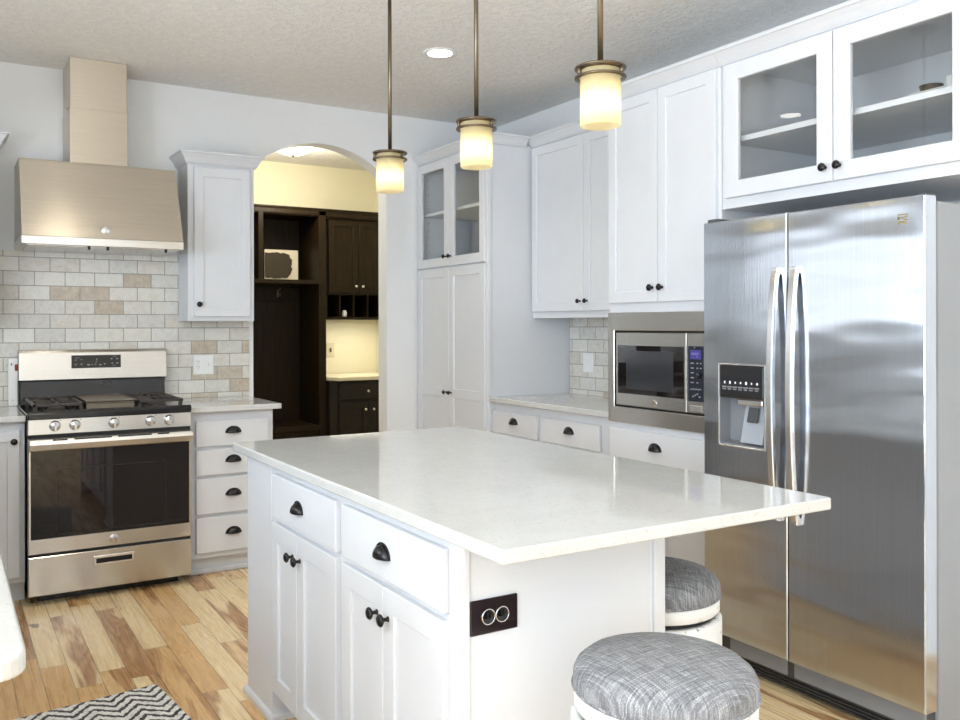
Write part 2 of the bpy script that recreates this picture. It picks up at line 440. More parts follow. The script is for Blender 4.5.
def glass_door(parent, face, pos, a0, a1, b0, b1, st=.062):
    mb = MB(); a0, a1 = sorted((a0, a1))
    mb.ring(face, pos, (a0, a1, b0, b1), (a0 + st, a1 - st, b0 + st, b1 - st), 0, .02, .0022, .003)
    d = obj('door', mb, 'paint', parent)
    g = MB(); g.fb(face, pos, a0 + st - .005, a1 - st + .005, b0 + st - .005, b1 - st + .005, .010, .013); obj('glass_pane', g, 'glass', d, 'clear glass pane')
    return d
CROWN = lambda z0, z1, q: [(0, z0), (.006, z0), (.010, z0 + .004), (.016, z0 + .010), (q * .55, z0 + (z1 - z0) * .50), (q * .86, z1 - .012), (q, z1 - .010), (q, z1), (0, z1)]

# ------------------------------------------------------------ the setting
mb = MB(); mb.box(-4.1, XW + .9, -4.1, 8.2, -.05, 0); struct('floor', mb, 'floor')
mb = MB(); mb.box(-4.1, XW + .9, -4.1, 8.2, ZC, ZC + .06); struct('ceiling', mb, 'ceiling')

def arch_wall():
    """back wall with the arched opening to the mudroom"""
    mb = MB(); x0, x1, top, R = 1.662, 2.584, 2.531, .655; cx = (x0 + x1) / 2; cz = top - R
    n = 24; arc = []
    for i in range(n + 1):
        x = x0 + (x1 - x0) * i / n; arc.append((x, cz + math.sqrt(R * R - (x - cx) ** 2)))
    mb.box(-4.1, x0, YB, YB + .128, 0, ZC); mb.box(x1, XW + .12, YB, YB + .128, 0, ZC)
    poly = arc + [(x1, ZC), (x0, ZC)]
    b = bmesh.new()
    vs = []; fs = []
    for y in (YB, YB + .128):
        for (x, z) in arc: vs.append((x, y, z))
        for (x, z) in arc: vs.append((x, y, ZC))
    m = n + 1
    for i in range(n):
        fs.append((i, i + 1, m + i + 1, m + i)); k = 2 * m
        fs.append((k + i, k + i + 1, k + m + i + 1, k + m + i)); fs.append((i, i + 1, k + i + 1, k + i))
    b.free(); mb.raw(vs, fs)
    return struct('wall_back', mb, 'wall')
arch_wall()
mb = MB(); mb.box(XW, XW + .12, -4.1, YB, 0, ZC); struct('wall_right', mb, 'wall')
# left wall with the opening of the sink window
mb = MB(); wy0, wy1, wz0, wz1 = 2.5, 5.0, 1.29, 2.11
mb.box(XL - .12, XL, 2.3, wy0, 0, ZC); mb.box(XL - .12, XL, wy1, YB, 0, ZC); mb.box(XL - .12, XL, wy0, wy1, 0, wz0); mb.box(XL - .12, XL, wy0, wy1, wz1, ZC)
struct('wall_left', mb, 'wall')
mb = MB(); mb.box(-4.1, -3.98, -4.1, YB, 0, .45); mb.box(-4.1, -3.98, -4.1, YB, 2.45, ZC); mb.box(-4.1, -3.98, -4.1, -3.2, .45, 2.45); mb.box(-4.1, -3.98, 1.8, YB, .45, 2.45)
struct('wall_dining', mb, 'wall')
mb = MB(); mb.box(-3.98, XW, -4.1, -3.98, 0, .5); mb.box(-3.98, XW, -4.1, -3.98, 2.5, ZC); mb.box(-3.98, -3.6, -4.1, -3.98, .5, 2.5); mb.box(.5, XW, -4.1, -3.98, .5, 2.5)
struct('wall_living', mb, 'wall')
def window(name, face, pos, a0, a1, b0, b1, nm):
    fr = MB(); fr.ring(face, pos, (a0, a1, b0, b1), (a0 + .06, a1 - .06, b0 + .06, b1 - .06), 0, .05)
    for k in range(1, nm):
        c = a0 + (a1 - a0) * k / nm; fr.fb(face, pos, c - .03, c + .03, b0 + .05, b1 - .05, .004, .05)
    o = struct(name, fr, 'plastic')
    return o
w1 = window('window_1', 'x+', XL - .01, wy0, wy1, wz0, wz1, 3)
mb = MB(); mb.box(XL - .055, XL - .015, wy0 + .05, wy1 - .05, 1.685, 1.725); struct('window_rail', mb, 'plastic', w1)
window('window_2', 'x+', -3.98, -3.2, 1.8, .45, 2.45, 4)
mb = MB()
fr = mb; fr.ring('y-', -3.98 - .05, (-3.6, .5, .5, 2.5), (-3.54, .44, .56, 2.44), 0, .05)
for k in (1, 2): fr.box(-3.63 + 4.1 * k / 3, -3.57 + 4.1 * k / 3, -4.03, -3.985, .55, 2.45)
struct('window_3', fr, 'plastic')

# mudroom shell
mb = MB(); mb.box(1.3, 4.3, 7.40, 7.52, 0, ZC); struct('wall_mudroom_back', mb, 'yellow')
mb = MB(); mb.box(3.46, 3.58, YB + .128, 7.40, 0, ZC); struct('wall_mudroom_right', mb, 'yellow')
mb = MB(); mb.box(1.3, 1.42, YB + .128, 7.40, 0, ZC); struct('wall_mudroom_left', mb, 'yellow')

# stone tile
mb = MB(); mb.box(XL + .001, 1.633, YB - .0105, YB - .0008, .915, 1.76)
tag(obj('tile_backsplash', mb, 'tile'), 'cream stone subway tile backsplash behind the range, with a few tan tiles', 'tile')
mb = MB(); mb.box(XW - .0105, XW - .0008, 3.322, 4.441, .915, 1.394)
tag(obj('tile_backsplash', mb, 'tile'), 'short stretch of stone subway tile between pantry cabinet and microwave', 'tile')

# ------------------------------------------------------------ range
XR0, XR1, YR = .346, 1.112, 4.64
t = thing('gas_range', 'stainless steel gas range with black oven window between white base cabinets', 'stove', (.73, 4.99, 0))
mb = MB(); mb.box(XR0 + .004, XR1 - .004, YR + .04, 5.31, .05, .895, .003); mb.box(XR0 + .05, XR1 - .05, YR + .09, 5.30, 0, .05); obj('body', mb, 'enamel', t)
# cooktop: rounded black pan with a raised front lip
mb = MB(); mb.prism([(YR - .004, .898), (YR - .004, .925), (YR + .006, .936), (YR + .045, .928), (YR + .06, .918), (5.25, .918), (5.25, .898)], XR0, XR1, .004, 'x')
ct = obj('cooktop', mb, 'enamel', t)
for (x, y, r) in ((.49, 4.83, .042), (.49, 5.10, .034), (.975, 4.83, .046), (.975, 5.10, .034), (.73, 4.96, .03)):
    mb = MB(); mb.lathe([(r + .012, .918), (r + .012, .922), (r, .924), (r, .934), (r - .008, .938), (0, .938)], (x, y, 0), n=24); obj('burner_cap', mb, 'iron', ct)
def grate(x0, x1):
    mb = MB(); y0, y1, z = 4.715, 5.215, .957; h = .007
    for x in (x0 + h, x1 - h): mb.box(x - h, x + h, y0, y1, z - .007, z + .007, .002)
    for y in (y0 + h, (y0 + y1) / 2, y1 - h): mb.box(x0, x1, y - h, y + h, z - .007, z + .007, .002)
    cx = (x0 + x1) / 2
    for cy in ((y0 * 3 + y1) / 4, (y0 + y1 * 3) / 4):
        for a in range(4):
            ang = a * PI / 2 + PI / 4; dx, dy = math.cos(ang), math.sin(ang)
            mb.tube([(cx + dx * .035, cy + dy * .035, z + .004), (cx + dx * .10, cy + dy * .10, z + .003), (cx + dx * .135, cy + dy * .125, z)], .006, 6)
        for a in range(4):
            ang = a * PI / 2; dx, dy = math.cos(ang), math.sin(ang)
            mb.tube([(cx + dx * .03, cy + dy * .03, z + .004), (cx + dx * (x1 - x0) / 2 * .96, cy + dy * .118, z)], .006, 6)
    for x in (x0 + .012, x1 - .012):
        for y in (y0 + .012, y1 - .012): mb.box(x - .009, x + .009, y - .009, y + .009, .916, z, .002)
    return obj('burner_grate', mb, 'iron', t)
grate(.374, .604); grate(.858, 1.088)
mb = MB(); mb.box(.618, .846, 4.735, 5.20, .952, .968, .003); mb.ring('z-', .9675, (.618, .846, 4.735, 5.20), (.632, .832, 4.752, 5.185), -.009, .0, .001)
for x in (.626, .838):
    for y in (4.745, 5.19): mb.box(x - .008, x + .008, y - .008, y + .008, .916, .955)
mb.box(.618, .846, 4.735, 4.748, .930, .952)
obj('griddle', mb, simple('seasoned_griddle', (.20, .165, .125), .42, .4, var=.15, sc=20), t)
# control panel and knobs
mb = MB(); mb.prism([(YR, .822), (YR + .004, .898), (YR + .06, .898), (YR + .06, .822)], XR0, XR1, .003, 'x'); cp = obj('control_panel', mb, 'steel_h', t)
for x in (.464, .553, .732, .907, .998):
    mb = MB(); o = (x, YR + .001, .8635)
    mb.lathe([(.0255, 0), (.0255, .004), (.0235, .006), (.0225, .022), (.020, .026), (0, .0265)], o, (0, -1, 0), 28)
    mb.box(x - .0055, x + .0055, YR - .036, YR - .022, .842, .885, .002); k = obj('burner_knob', mb, 'steel_c', t)
    mb = MB(); mb.box(x - .001, x + .001, YR - .0366, YR - .0355, .868, .883); obj('indicator_line', mb, 'darkplastic', k)
    mb = MB(); mb.box(x + .024, x + .029, YR + .003, YR + .005, .886, .890); obj('position_mark', mb, 'darkplastic', cp)
mb = MB(); mb.box(XR0 + .004, XR1 - .004, YR + .012, YR + .05, .806, .824); obj('vent_gap', mb, 'gap', t)
# oven door
mb = MB(); mb.ring('y-', YR, (XR0 + .001, XR1 - .001, .249, .806), (XR0 + .012, XR1 - .012, .321, .748), 0, .045, .004)
d = obj('oven_door', mb, 'steel_h', t)
mb = MB(); mb.box(XR0 + .006, XR1 - .006, YR + .0005, YR + .02, .318, .750); g = obj('oven_window', mb, 'blackglass', d)
mb = MB(); mb.ring('y-', YR, (.470, .985, .335, .655), (.474, .981, .339, .651), -.0004, .002, .0001); obj('window_border', mb, simple('faint_border_print', (.022, .02, .02), .15), d)
mb = MB(); mb.prism([(YR - .006, .744), (YR - .044, .752), (YR - .050, .780), (YR - .044, .803), (YR - .004, .807), (YR, .807), (YR, .744)], XR0 + .002, XR1 - .002, .003, 'x'); h = obj('door_handle', mb, 'steel_h', d)
mb = MB()
for x0, x1 in ((.45, .515), (.545, .715), (.745, .905), (.935, .99)): mb.prism([(YR - .0448, .8015), (YR - .0468, .7965), (YR - .043, .7965), (YR - .041, .8030)], x0, x1, 0, 'x')
obj('vent_slots', mb, 'gap', d)
def badge(parent, face, pos, a, b, r, m1='chrome', m2='dimprint'):
    mb = MB(); ax = {'x-': (-1, 0, 0), 'y-': (0, -1, 0)}[face]
    mb.lathe([(r, 0), (r, .0015), (r * .93, .0025), (0, .0022)], mb.fp(face, pos, a, b, .0003), ax, 28)
    o = obj('round_badge', mb, m1, parent); mb = MB()
    mb.tube([mb.fp(face, pos, a + r * .80 * math.cos(2 * PI * i / 28), b + r * .80 * math.sin(2 * PI * i / 28), -.0024) for i in range(29)], r * .05, 6)
    # two entwined script loops of the monogram
    for sgn in (-1, 1):
        pts = []
        for i in range(25):
            q = i / 24 * 2 * PI * .92 + (0.7 if sgn < 0 else -.3)
            pts.append(mb.fp(face, pos, a + sgn * r * .25 + r * .30 * math.cos(q) * (1 - .12 * sgn), b + r * .45 * math.sin(q), -.0024))
        mb.tube(pts, r * .055, 6)
    mb.tube([mb.fp(face, pos, a + r * q, b + r * .12 * math.sin(q * 7), -.0024) for q in (-.5, -.25, 0, .25, .5)], r * .05, 6)
    obj('monogram', mb, m2, o); return o
badge(t, 'y-', YR, .730, .285, .022, 'steel_c', 'brownprint')
# storage drawer with a recessed pull
mb = MB(); mb.ring('y-', YR, (XR0 + .001, XR1 - .001, .049, .236), (.642, .822, .166, .203), 0, .04, .003, .003); dr = obj('storage_drawer', mb, 'steel_h', t)
mb = MB(); mb.box(.640, .824, YR + .026, YR + .030, .163, .206); mb.box(.640, .644, YR + .002, YR + .028, .165, .204); mb.box(.820, .824, YR + .002, YR + .028, .165, .204); mb.box(.640, .824, YR + .003, YR + .028, .163, .167); obj('recess', mb, 'iron', dr)
mb = MB(); mb.ring('y-', YR, (.636, .828, .160, .209), (.648, .816, .173, .197), -.005, .002, .003); obj('pull_rim', mb, 'steel_c', dr)
mb = MB(); mb.box(XR0 + .004, XR1 - .004, YR + .010, YR + .05, .232, .252); obj('door_gap', mb, 'gap', t)
# backguard
mb = MB(); mb.prism([(5.235, .918), (5.252, .945), (5.262, 1.05), (5.335, 1.05), (5.335, .918)], XR0 + .008, XR1 - .004, .004, 'x'); obj('riser', mb, 'enamel', t)
mb = MB(); mb.prism([(5.248, 1.050), (5.258, 1.200), (5.268, 1.216), (5.338, 1.216), (5.338, 1.050)], XR0, XR1 + .008, .004, 'x'); bgd = obj('backguard', mb, 'steel_h', t)
mb = MB(); mb.box(XR0 + .003, XR1, 5.256, 5.30, 1.044, 1.052); obj('trim_line', mb, 'gap', bgd)
def tilt_box(mb, x0, x1, z0, z1, d0, d1):   # lies on the leaning front of the backguard
    f = lambda z, d: 5.248 + (z - 1.05) / 15 - d
    mb.prism([(f(z0, d0), z0), (f(z1, d0), z1), (f(z1, d1), z1), (f(z0, d1), z0)], x0, x1, 0, 'x')
mb = MB(); tilt_box(mb, .609, .866, 1.113, 1.184, -.004, .0025); dp = obj('display_panel', mb, simple('matt_dark_panel', (.028, .024, .020), .55), t)
for x, z, wd, hh in ((.626, 1.170, .030, .0025), (.626, 1.158, .012, .004), (.655, 1.160, .012, .003), (.626, 1.133, .011, .006), (.655, 1.135, .014, .005), (.690, 1.131, .016, .008),
                  (.712, 1.132, .006, .006), (.728, 1.133, .010, .005), (.752, 1.130, .014, .007), (.776, 1.134, .011, .006), (.738, 1.160, .004, .014), (.734, 1.146, .005, .006),
                  (.812, 1.162, .012, .007), (.842, 1.162, .011, .007), (.816, 1.137, .012, .006), (.842, 1.137, .013, .007), (.826, 1.174, .022, .002), (.820, 1.124, .026, .002)):
    mb = MB(); tilt_box(mb, x, x + wd * .8, z - hh * .4, z + hh * .4, .0024, .0031); obj('printed_mark', mb, 'dimprint', dp)


# narrow upright strip left of the range
t = thing('strip', 'narrow white upright strip leaning on the backsplash left of the range', 'strip', (.325, 5.29, .9145))
mb = MB(); mb.box(.302, .348, 5.30, 5.325, .9146, 1.172, .003); obj('bar', mb, 'plastic', t)
mb = MB(); mb.box(.314, .320, 5.298, 5.302, 1.135, 1.146, .001); obj('screw_slot', mb, 'gap', t)
mb = MB(); mb.box(.320, .323, 5.298, 5.302, .945, .948); obj('screw_slot', mb, 'gap', t)
mb = MB(); mb.box(.333, .346, 5.29, 5.302, 1.105, 1.140, .002); obj('switch', mb, 'red', t)

# ------------------------------------------------------------ hood
t = thing('range_hood', 'stainless steel chimney range hood mounted over the range', 'hood', (.727, 5.1, 1.757))
HX0, HX1 = .336, 1.121
mb = MB()
def hood_shell():
    fr = [(4.846, 1.762), (4.846, 1.800), (4.868, 1.86), (4.905, 1.94), (4.948, 2.03), (4.990, 2.12), (5.030, 2.205), (5.040, 2.218)]
    mb.prism(fr + [(5.346, 2.218), (5.346, 1.762)], HX0, HX1, .0025, 'x')
hood_shell(); cn = obj('canopy', mb, 'steel_hood', t)
mb = MB(); mb.prism([(4.842, 1.758), (4.842, 1.799), (4.848, 1.802), (5.346, 1.802), (5.346, 1.758)], HX0 - .001, HX1 + .001, .002, 'x'); obj('bottom_band', mb, 'steel_h', cn)
mb = MB(); mb.box(HX0 + .03, HX1 - .03, 4.88, 5.32, 1.753, 1.760, .002); fl = obj('grease_filter', mb, 'steel_h', t)
for x in (.645, .735, 1.03):
    mb = MB(); mb.box(x, x + .012, 4.872, 4.885, 1.742, 1.758, .001); obj('filter_latch', mb, 'gap', fl)
badge(t, 'y-', 4.8535, .728, 1.842, .021, 'chrome', 'dimprint')
mb = MB(); mb.box(.578, .872, 5.052, 5.346, 2.215, 2.512, .0025); obj('lower_duct_cover', mb, 'steel_hood', t)
mb = MB(); mb.box(.581, .869, 5.056, 5.346, 2.50, ZC - .001, .0025); mb.lathe([(.006, 0), (.007, .004), (.004, .012), (0, .0125)], (.581, 5.13, 2.518), (-1, 0, 0), 12); obj('upper_duct_cover', mb, 'steel_hood', t)

# ------------------------------------------------------------ cabinets of the back wall
t = thing('upper_cabinet', 'tall narrow white wall cabinet between range hood and archway', 'cabinet', (1.40, 5.22, 1.374))
mb = MB(); mb.box(1.205, 1.592, 5.108, YB - .011, 1.374, 2.285, .002); obj('body', mb, 'paint', t)
d = shaker(t, 'y-', 5.088, 1.238, 1.565, 1.40, 2.262); knob(d, 'y-', 5.088, 1.262, 1.47)
mb = MB(); mb.sweep([(1.205, YB - .012), (1.205, 5.108), (1.592, 5.108), (1.592, YB - .012)], CROWN(2.278, 2.348, .052)); obj('crown_moulding', mb, 'paint', t)

t = thing('upper_cabinet', 'white wall cabinet left of the range hood, only its crown corner in view', 'cabinet', (0, 5.22, 1.374))
mb = MB(); mb.box(-.25, .243, 5.108, YB - .011, 1.374, 2.285, .002); obj('body', mb, 'paint', t)
d = shaker(t, 'y-', 5.088, -.22, .215, 1.40, 2.262); knob(d, 'y-', 5.088, -.19, 1.47)
mb = MB(); mb.sweep([(-.25, YB - .012), (-.25, 5.108), (.243, 5.108), (.243, YB - .012)], CROWN(2.278, 2.348, .052)); obj('crown_moulding', mb, 'paint', t)

t = thing('base_cabinet', 'white four-drawer base cabinet between the range and the archway', 'cabinet', (1.36, 5.05, 0))
mb = MB(); mb.box(1.130, 1.584, 4.745, YB - .002, .096, .883, .002); obj('body', mb, 'paint', t)
mb = MB(); mb.box(1.130, 1.584, 4.800, YB - .01, .0, .096); mb.box(1.130, 1.584, 4.786, 4.802, .0, .03, .006, 2); obj('toe_kick', mb, 'paint', t)
for z0, z1 in ((.696, .838), (.541, .680), (.333, .525), (.125, .316)):
    d = slab(t, 'y-', 4.725, 1.156, 1.556, z0, z1); cup_pull(d, 'y-', 4.725, 1.356, (z0 + z1) / 2 - .002)
mb = MB(); mb.prism([(1.1145, 4.696), (1.619, 4.696), (1.619, YB - .011), (1.1145, YB - .011)], .884, .9142, .004, seg=2)
tag(obj('countertop', mb, 'quartz'), 'short white quartz countertop right of the range', 'countertop')

# ------------------------------------------------------------ left run under the window
t = thing('base_cabinet', 'white corner base cabinet with one door at the left of the range', 'cabinet', (.20, 5.05, 0))
mb = MB(); mb.box(.062, .341, 4.745, YB - .002, .10, .883, .002); obj('body', mb, 'paint', t)
mb = MB(); mb.box(.062, .343, 4.81, YB - .01, 0, .10); obj('toe_kick', mb, 'paint', t)
d = shaker(t, 'y-', 4.725, .075, .318, .128, .842); knob(d, 'y-', 4.725, .292, .79)
for i, (y0, y1, lab) in enumerate(((1.30, 2.42, 'white base cabinet end beneath the counter corner at the left edge'), (2.425, 3.55, 'white sink base cabinet in the middle of the left run'), (3.555, 4.74, 'white base cabinet in the far corner of the left run'))):
    t = thing('base_cabinet', lab, 'cabinet', (-.25, (y0 + y1) / 2, 0))
    mb = MB(); mb.box(XL + .004, .040, y0, y1, .10, .883, .002); obj('body', mb, 'paint', t)
    mb = MB(); mb.box(XL + .004, -.02, y0 + (.03 if i == 0 else 0), y1, 0, .10); obj('toe_kick', mb, 'paint', t)
    m_ = (y0 + y1) / 2
    for a0, a1, ka in ((y0 + .02, m_ - .002, m_ - .035), (m_ + .002, y1 - .02, m_ + .035)):
        d = shaker(t, 'x+', .060, a0, a1, .128, .842); knob(d, 'x+', .060, ka, .79)
def round_poly(pts, rs, n=6):
    out = []
    for i, p in enumerate(pts):
        r = rs[i]; p = Vector(p); a = Vector(pts[i - 1]) - p; b = Vector(pts[(i + 1) % len(pts)]) - p
        if r == 0: out.append((p.x, p.y)); continue
        a.normalize(); b.normalize(); P0 = p + a * r; P1 = p + b * r; c = p + (a + b) * r
        for k in range(n + 1):
            q = k / n * PI / 2; v = c - b * r * math.cos(q) - a * r * math.sin(q); out.append((v.x, v.y))
    return out
mb = MB(); mb.prism(round_poly([(XL + .002, 1.268), (.095, 1.268), (.093, 4.696), (.3435, 4.696), (.3435, YB - .011), (XL + .002, YB - .011)], [0, .04, 0, 0, 0, 0]), .884, .9142, .006, seg=3)
tag(obj('countertop', mb, 'quartz'), 'white quartz countertop with rounded corner at the left edge', 'countertop')

# ------------------------------------------------------------ pantry cabinet
t = thing('pantry_cabinet', 'tall white pantry cabinet with two glass doors on top beside the archway', 'cabinet', (3.1, 4.9, 0))
PX, PY0, PY1 = 2.813, 4.449, YB - .002; pf = PX + .02
mb = MB()
mb.box(pf + .004, XW - .002, PY0 + .001, PY0 + .02, .10, 2.459, .001); mb.box(pf + .004, XW - .002, PY1 - .02, PY1 - .001, .10, 2.459); mb.box(XW - .02, XW - .002, PY0 + .01, PY1 - .01, .10, 2.46)
for z in (.10, 1.70, 2.442): mb.box(pf + .005, XW - .01, PY0 + .01, PY1 - .01, z, z + .017)
mb.ring('x-', pf, (PY0, PY1, 1.70, 2.46), (PY0 + .03, PY1 - .03, 1.74, 2.42), 0, .02, .001)
mb.box(pf + .001, pf + .02, PY0 + .005, PY1 - .005, .101, 1.715)
mb.box(PX + .006, PX + .035, PY0 - .006, PY0 + .02, .916, 2.44, .002)
obj('body', mb, 'paint', t)
mb = MB(); mb.box(pf + .06, XW - .01, PY0 + .01, PY1 - .01, 0, .10); obj('toe_kick', mb, 'paint', t)
mb = MB(); mb.box(pf + .025, XW - .022, PY0 + .022, PY1 - .022, 2.092, 2.112); obj('shelf', mb, 'paint', t)
mb = MB()
for y in (PY0 + .0225, PY1 - .0225):
    for z in range(12): mb.box(pf + .06, pf + .066, y - .003, y + .003, 1.80 + z * .05, 1.806 + z * .05)
obj('shelf_pin_holes', mb, 'dimprint', t)
ym = 4.908
for a0, a1, ka in ((PY0 + .022, ym - .002, ym - .032), (ym + .002, 5.338, ym + .032)):
    d = glass_door(t, 'x-', PX, a0, a1, 1.733, 2.440, .06); knob(d, 'x-', PX, ka, 1.795, k=.85)
    d = shaker(t, 'x-', PX, a0, a1, .13, 1.722, st=.06, mid=.91); knob(d, 'x-', PX, ka, .912, k=.85)
mb = MB(); mb.sweep([(pf, PY1), (pf, PY0), (3.099, PY0)], CROWN(2.446, 2.506, .058)); obj('crown_moulding', mb, 'paint', t)

# ------------------------------------------------------------ wall cabinet over the right counter
UX = 3.135
t = thing('upper_cabinet', 'white two-door wall cabinet over the counter between pantry and microwave', 'cabinet', (3.3, 3.88, 1.39))
mb = MB(); mb.box(UX + .02, XW - .012, 3.322, 4.446, 1.395, 2.46, .002); obj('body', mb, 'paint', t)
mb = MB(); mb.box(UX + .018, UX + .034, 3.322, 4.446, 1.388, 1.420, .002); obj('light_rail', mb, 'paint', t)
for a0, a1, ka in ((3.345, 3.919, 3.888), (3.923, 4.432, 3.953)):
    d = shaker(t, 'x-', UX, a0, a1, 1.428, 2.440); knob(d, 'x-', UX, ka, 1.484, k=.85)
mb = MB(); mb.sweep([(UX + .02, 4.446), (UX + .02, 3.322)], CROWN(2.446, 2.506, .058)); obj('crown_moulding', mb, 'paint', t)

# base drawers under it
BX = 2.85
t = thing('base_cabinet', 'white base cabinet with two top drawers left of the microwave tower', 'cabinet', (3.15, 3.88, 0))
mb = MB(); mb.box(BX + .02, XW - .002, 3.322, 4.447, .10, .883, .002); obj('body', mb, 'paint', t)
mb = MB(); mb.box(BX + .09, XW - .002, 3.322, 4.446, 0, .10); obj('toe_kick', mb, 'paint', t)
for a0, a1 in ((3.442, 3.941), (3.985, 4.444)):
    d = slab(t, 'x-', BX, a0, a1, .70, .836); cup_pull(d, 'x-', BX, (a0 + a1) / 2, .768)
    d = shaker(t, 'x-', BX, a0, a1, .125, .685); knob(d, 'x-', BX, a0 + .03, .62)
mb = MB(); mb.prism([(2.828, 3.322), (XW - .012, 3.322), (XW - .012, 4.4485), (2.828, 4.4485)], .884, .9142, .004, seg=2)
tag(obj('countertop', mb, 'quartz'), 'white quartz countertop between pantry cabinet and microwave tower', 'countertop')

# ------------------------------------------------------------ microwave tower
TX = 2.80; tf = TX + .02
t = thing('tall_cabinet', 'tall white cabinet housing the built-in microwave beside the refrigerator', 'cabinet', (3.1, 2.96, 0))
mb = MB(); mb.box(tf + .004, XW - .002, 2.601, 2.62, .0, 2.449, .001); mb.box(tf + .004, XW - .002, 3.30, 3.319, .101, 2.449, .001); mb.box(XW - .02, XW - .002, 2.61, 3.31, .10, 2.45)
for z in (.10, .86, 1.405, 2.43): mb.box(tf + .004, XW - .01, 2.61, 3.31, z, z + .015)
mb.ring('x-', tf, (2.60, 3.32, 1.405, 2.45), (2.64, 3.28, 1.46, 2.41), 0, .02, .001); mb.ring('x-', tf, (2.60, 3.32, .10, .876), (2.64, 3.28, .14, .83), 0, .02, .001)
mb.box(tf + .0005, tf + .02, 2.6005, 2.6235, .87, 1.41); mb.box(tf + .0005, tf + .02, 3.3105, 3.3195, .87, 1.41)
obj('body', mb, 'paint', t)
mb = MB(); mb.box(tf + .07, XW - .01, 2.62, 3.31, 0, .10); obj('toe_kick', mb, 'paint', t)
for a0, a1, ka in ((2.618, 2.966, 2.936), (2.970, 3.308, 3.000)):
    d = shaker(t, 'x-', TX, a0, a1, 1.451, 2.428); knob(d, 'x-', TX, ka, 1.517)
d = slab(t, 'x-', TX, 2.64, 3.308, .655, .846); cup_pull(d, 'x-', TX, 2.985, .765)
for a0, a1 in ((2.64, 2.97), (2.974, 3.308)):
    d = shaker(t, 'x-', TX, a0, a1, .125, .640); knob(d, 'x-', TX, 2.94 if a0 < 2.9 else 3.004, .58)
mb = MB(); mb.sweep([(3.06, 3.3205), (tf, 3.3205), (tf, 2.599)], CROWN(2.434, 2.490, .06)); obj('crown_moulding', mb, 'paint', t)

t = thing('microwave_oven', 'built-in stainless steel microwave oven framed in the white tall cabinet', 'microwave', (3.05, 2.96, .88))
mb = MB(); mb.box(TX + .03, 3.30, 2.66, 3.27, .90, 1.38); obj('body', mb, 'gap', t)
mb = MB(); mb.ring('x-', TX, (2.624, 3.310, .8765, 1.4045), (2.668, 3.262, .952, 1.318), -.004, .03, .004, .003); obj('trim_kit', mb, 'steel_h', t)
mb = MB(); mb.ring('x-', TX, (2.787, 3.254, .960, 1.310), (2.80, 3.240, 1.018, 1.248), .000, .03, .003); dd = obj('door', mb, 'steel_h', t)
mb = MB(); mb.box(TX + .001, TX + .02, 2.787, 3.243, 1.013, 1.252, .002); gp = obj('door_glass', mb, 'blackglass', dd)
mb = MB(); mb.box(TX + .0004, TX + .003, 2.868, 3.182, 1.040, 1.224, .001); obj('see_through_screen', mb, simple('dark_door_screen', (.035, .036, .04), .12), dd)
mb = MB(); mb.ring('x-', TX, (2.676, 2.784, .960, 1.310), (2.684, 2.776, 1.012, 1.252), 0, .03, .003); cpn = obj('control_panel', mb, 'steel_h', t)
mb = MB(); mb.box(TX + .001, TX + .02, 2.682, 2.778, 1.010, 1.254, .002); kp = obj('keypad', mb, simple('navy_black_keypad', (.018, .02, .032), .25), t)
mb = MB(); mb.box(TX + .0002, TX + .003, 2.70, 2.764, 1.196, 1.236); sc_ = obj('display', mb, 'screen', t)
mb = MB()
for k in range(4): mb.box(TX - .0003, TX + .002, 2.748 - k * .011, 2.755 - k * .011, 1.214, 1.224)
mb.box(TX - .0003, TX + .002, 2.722, 2.727, 1.203, 1.209); obj('digits', mb, simple('violet_digits', (.22, .20, .5), .5), sc_)
marks = []
for r_, z in enumerate((1.178, 1.157, 1.136, 1.115, 1.094)):
    for y, wd in ((2.752, .018), (2.722, .010), (2.702, .008)):
        if (r_ in (2, 3) and y < 2.74) or (r_ == 4 and y < 2.71): continue
        marks.append((y, z, wd, .0044))
for q in range(6): marks.append((2.760 - q * .011, 1.064 + (q % 2) * .002, .008, .004))
for q in range(4): marks.append((2.748 - q * .013, 1.033 + (q % 3) * .006, .008, .005))
marks.append((2.7385, 1.246, .007, .004))
for y, z, wd, hh in marks:
    mb = MB(); mb.box(TX + .0003, TX + .002, y - wd / 2, y + wd / 2, z - hh / 2, z + hh / 2); obj('button_mark', mb, 'dimprint', kp)
mb = MB(); mb.lathe([(.013, 0), (.012, .010), (.010, .012), (0, .0125)], (TX + .001, 2.711, 1.126), (-1, 0, 0), 20); obj('dial', mb, 'enamel', kp)
mb = MB(); mb.box(TX - .002, TX + .01, 2.692, 2.768, .966, .996, .003); obj('open_button', mb, 'steel_c', t)
badge(t, 'x-', TX, 2.985, .985, .015, 'chrome', 'brownprint')

# ------------------------------------------------------------ glass cabinet over the refrigerator
t = thing('upper_cabinet', 'white wall cabinet with two glass doors above the refrigerator', 'cabinet', (3.1, 2.06, 1.83))
cy0, cy1 = 1.40, 2.596
mb = MB(); mb.box(tf + .004, XW - .002, cy0 + .001, cy0 + .018, 1.831, 2.449); mb.box(tf + .004, XW - .002, cy1 - .018, cy1 - .001, 1.831, 2.449); mb.box(XW - .02, XW - .002, cy0, cy1, 1.83, 2.45)
mb.box(tf + .004, XW - .002, cy0 + .002, cy1 - .002, 1.832, 1.85); mb.box(tf + .004, XW - .002, cy0 + .002, cy1 - .002, 2.43, 2.448)
mb.ring('x-', tf, (cy0, cy1, 1.83, 2.45), (cy0 + .17, cy1 - .05, 1.89, 2.41), 0, .02, .001); obj('body', mb, 'paint', t)
mb = MB(); mb.box(tf + .03, XW - .022, cy0 + .02, cy1 - .02, 2.108, 2.130); sh = obj('shelf', mb, 'paint', t)
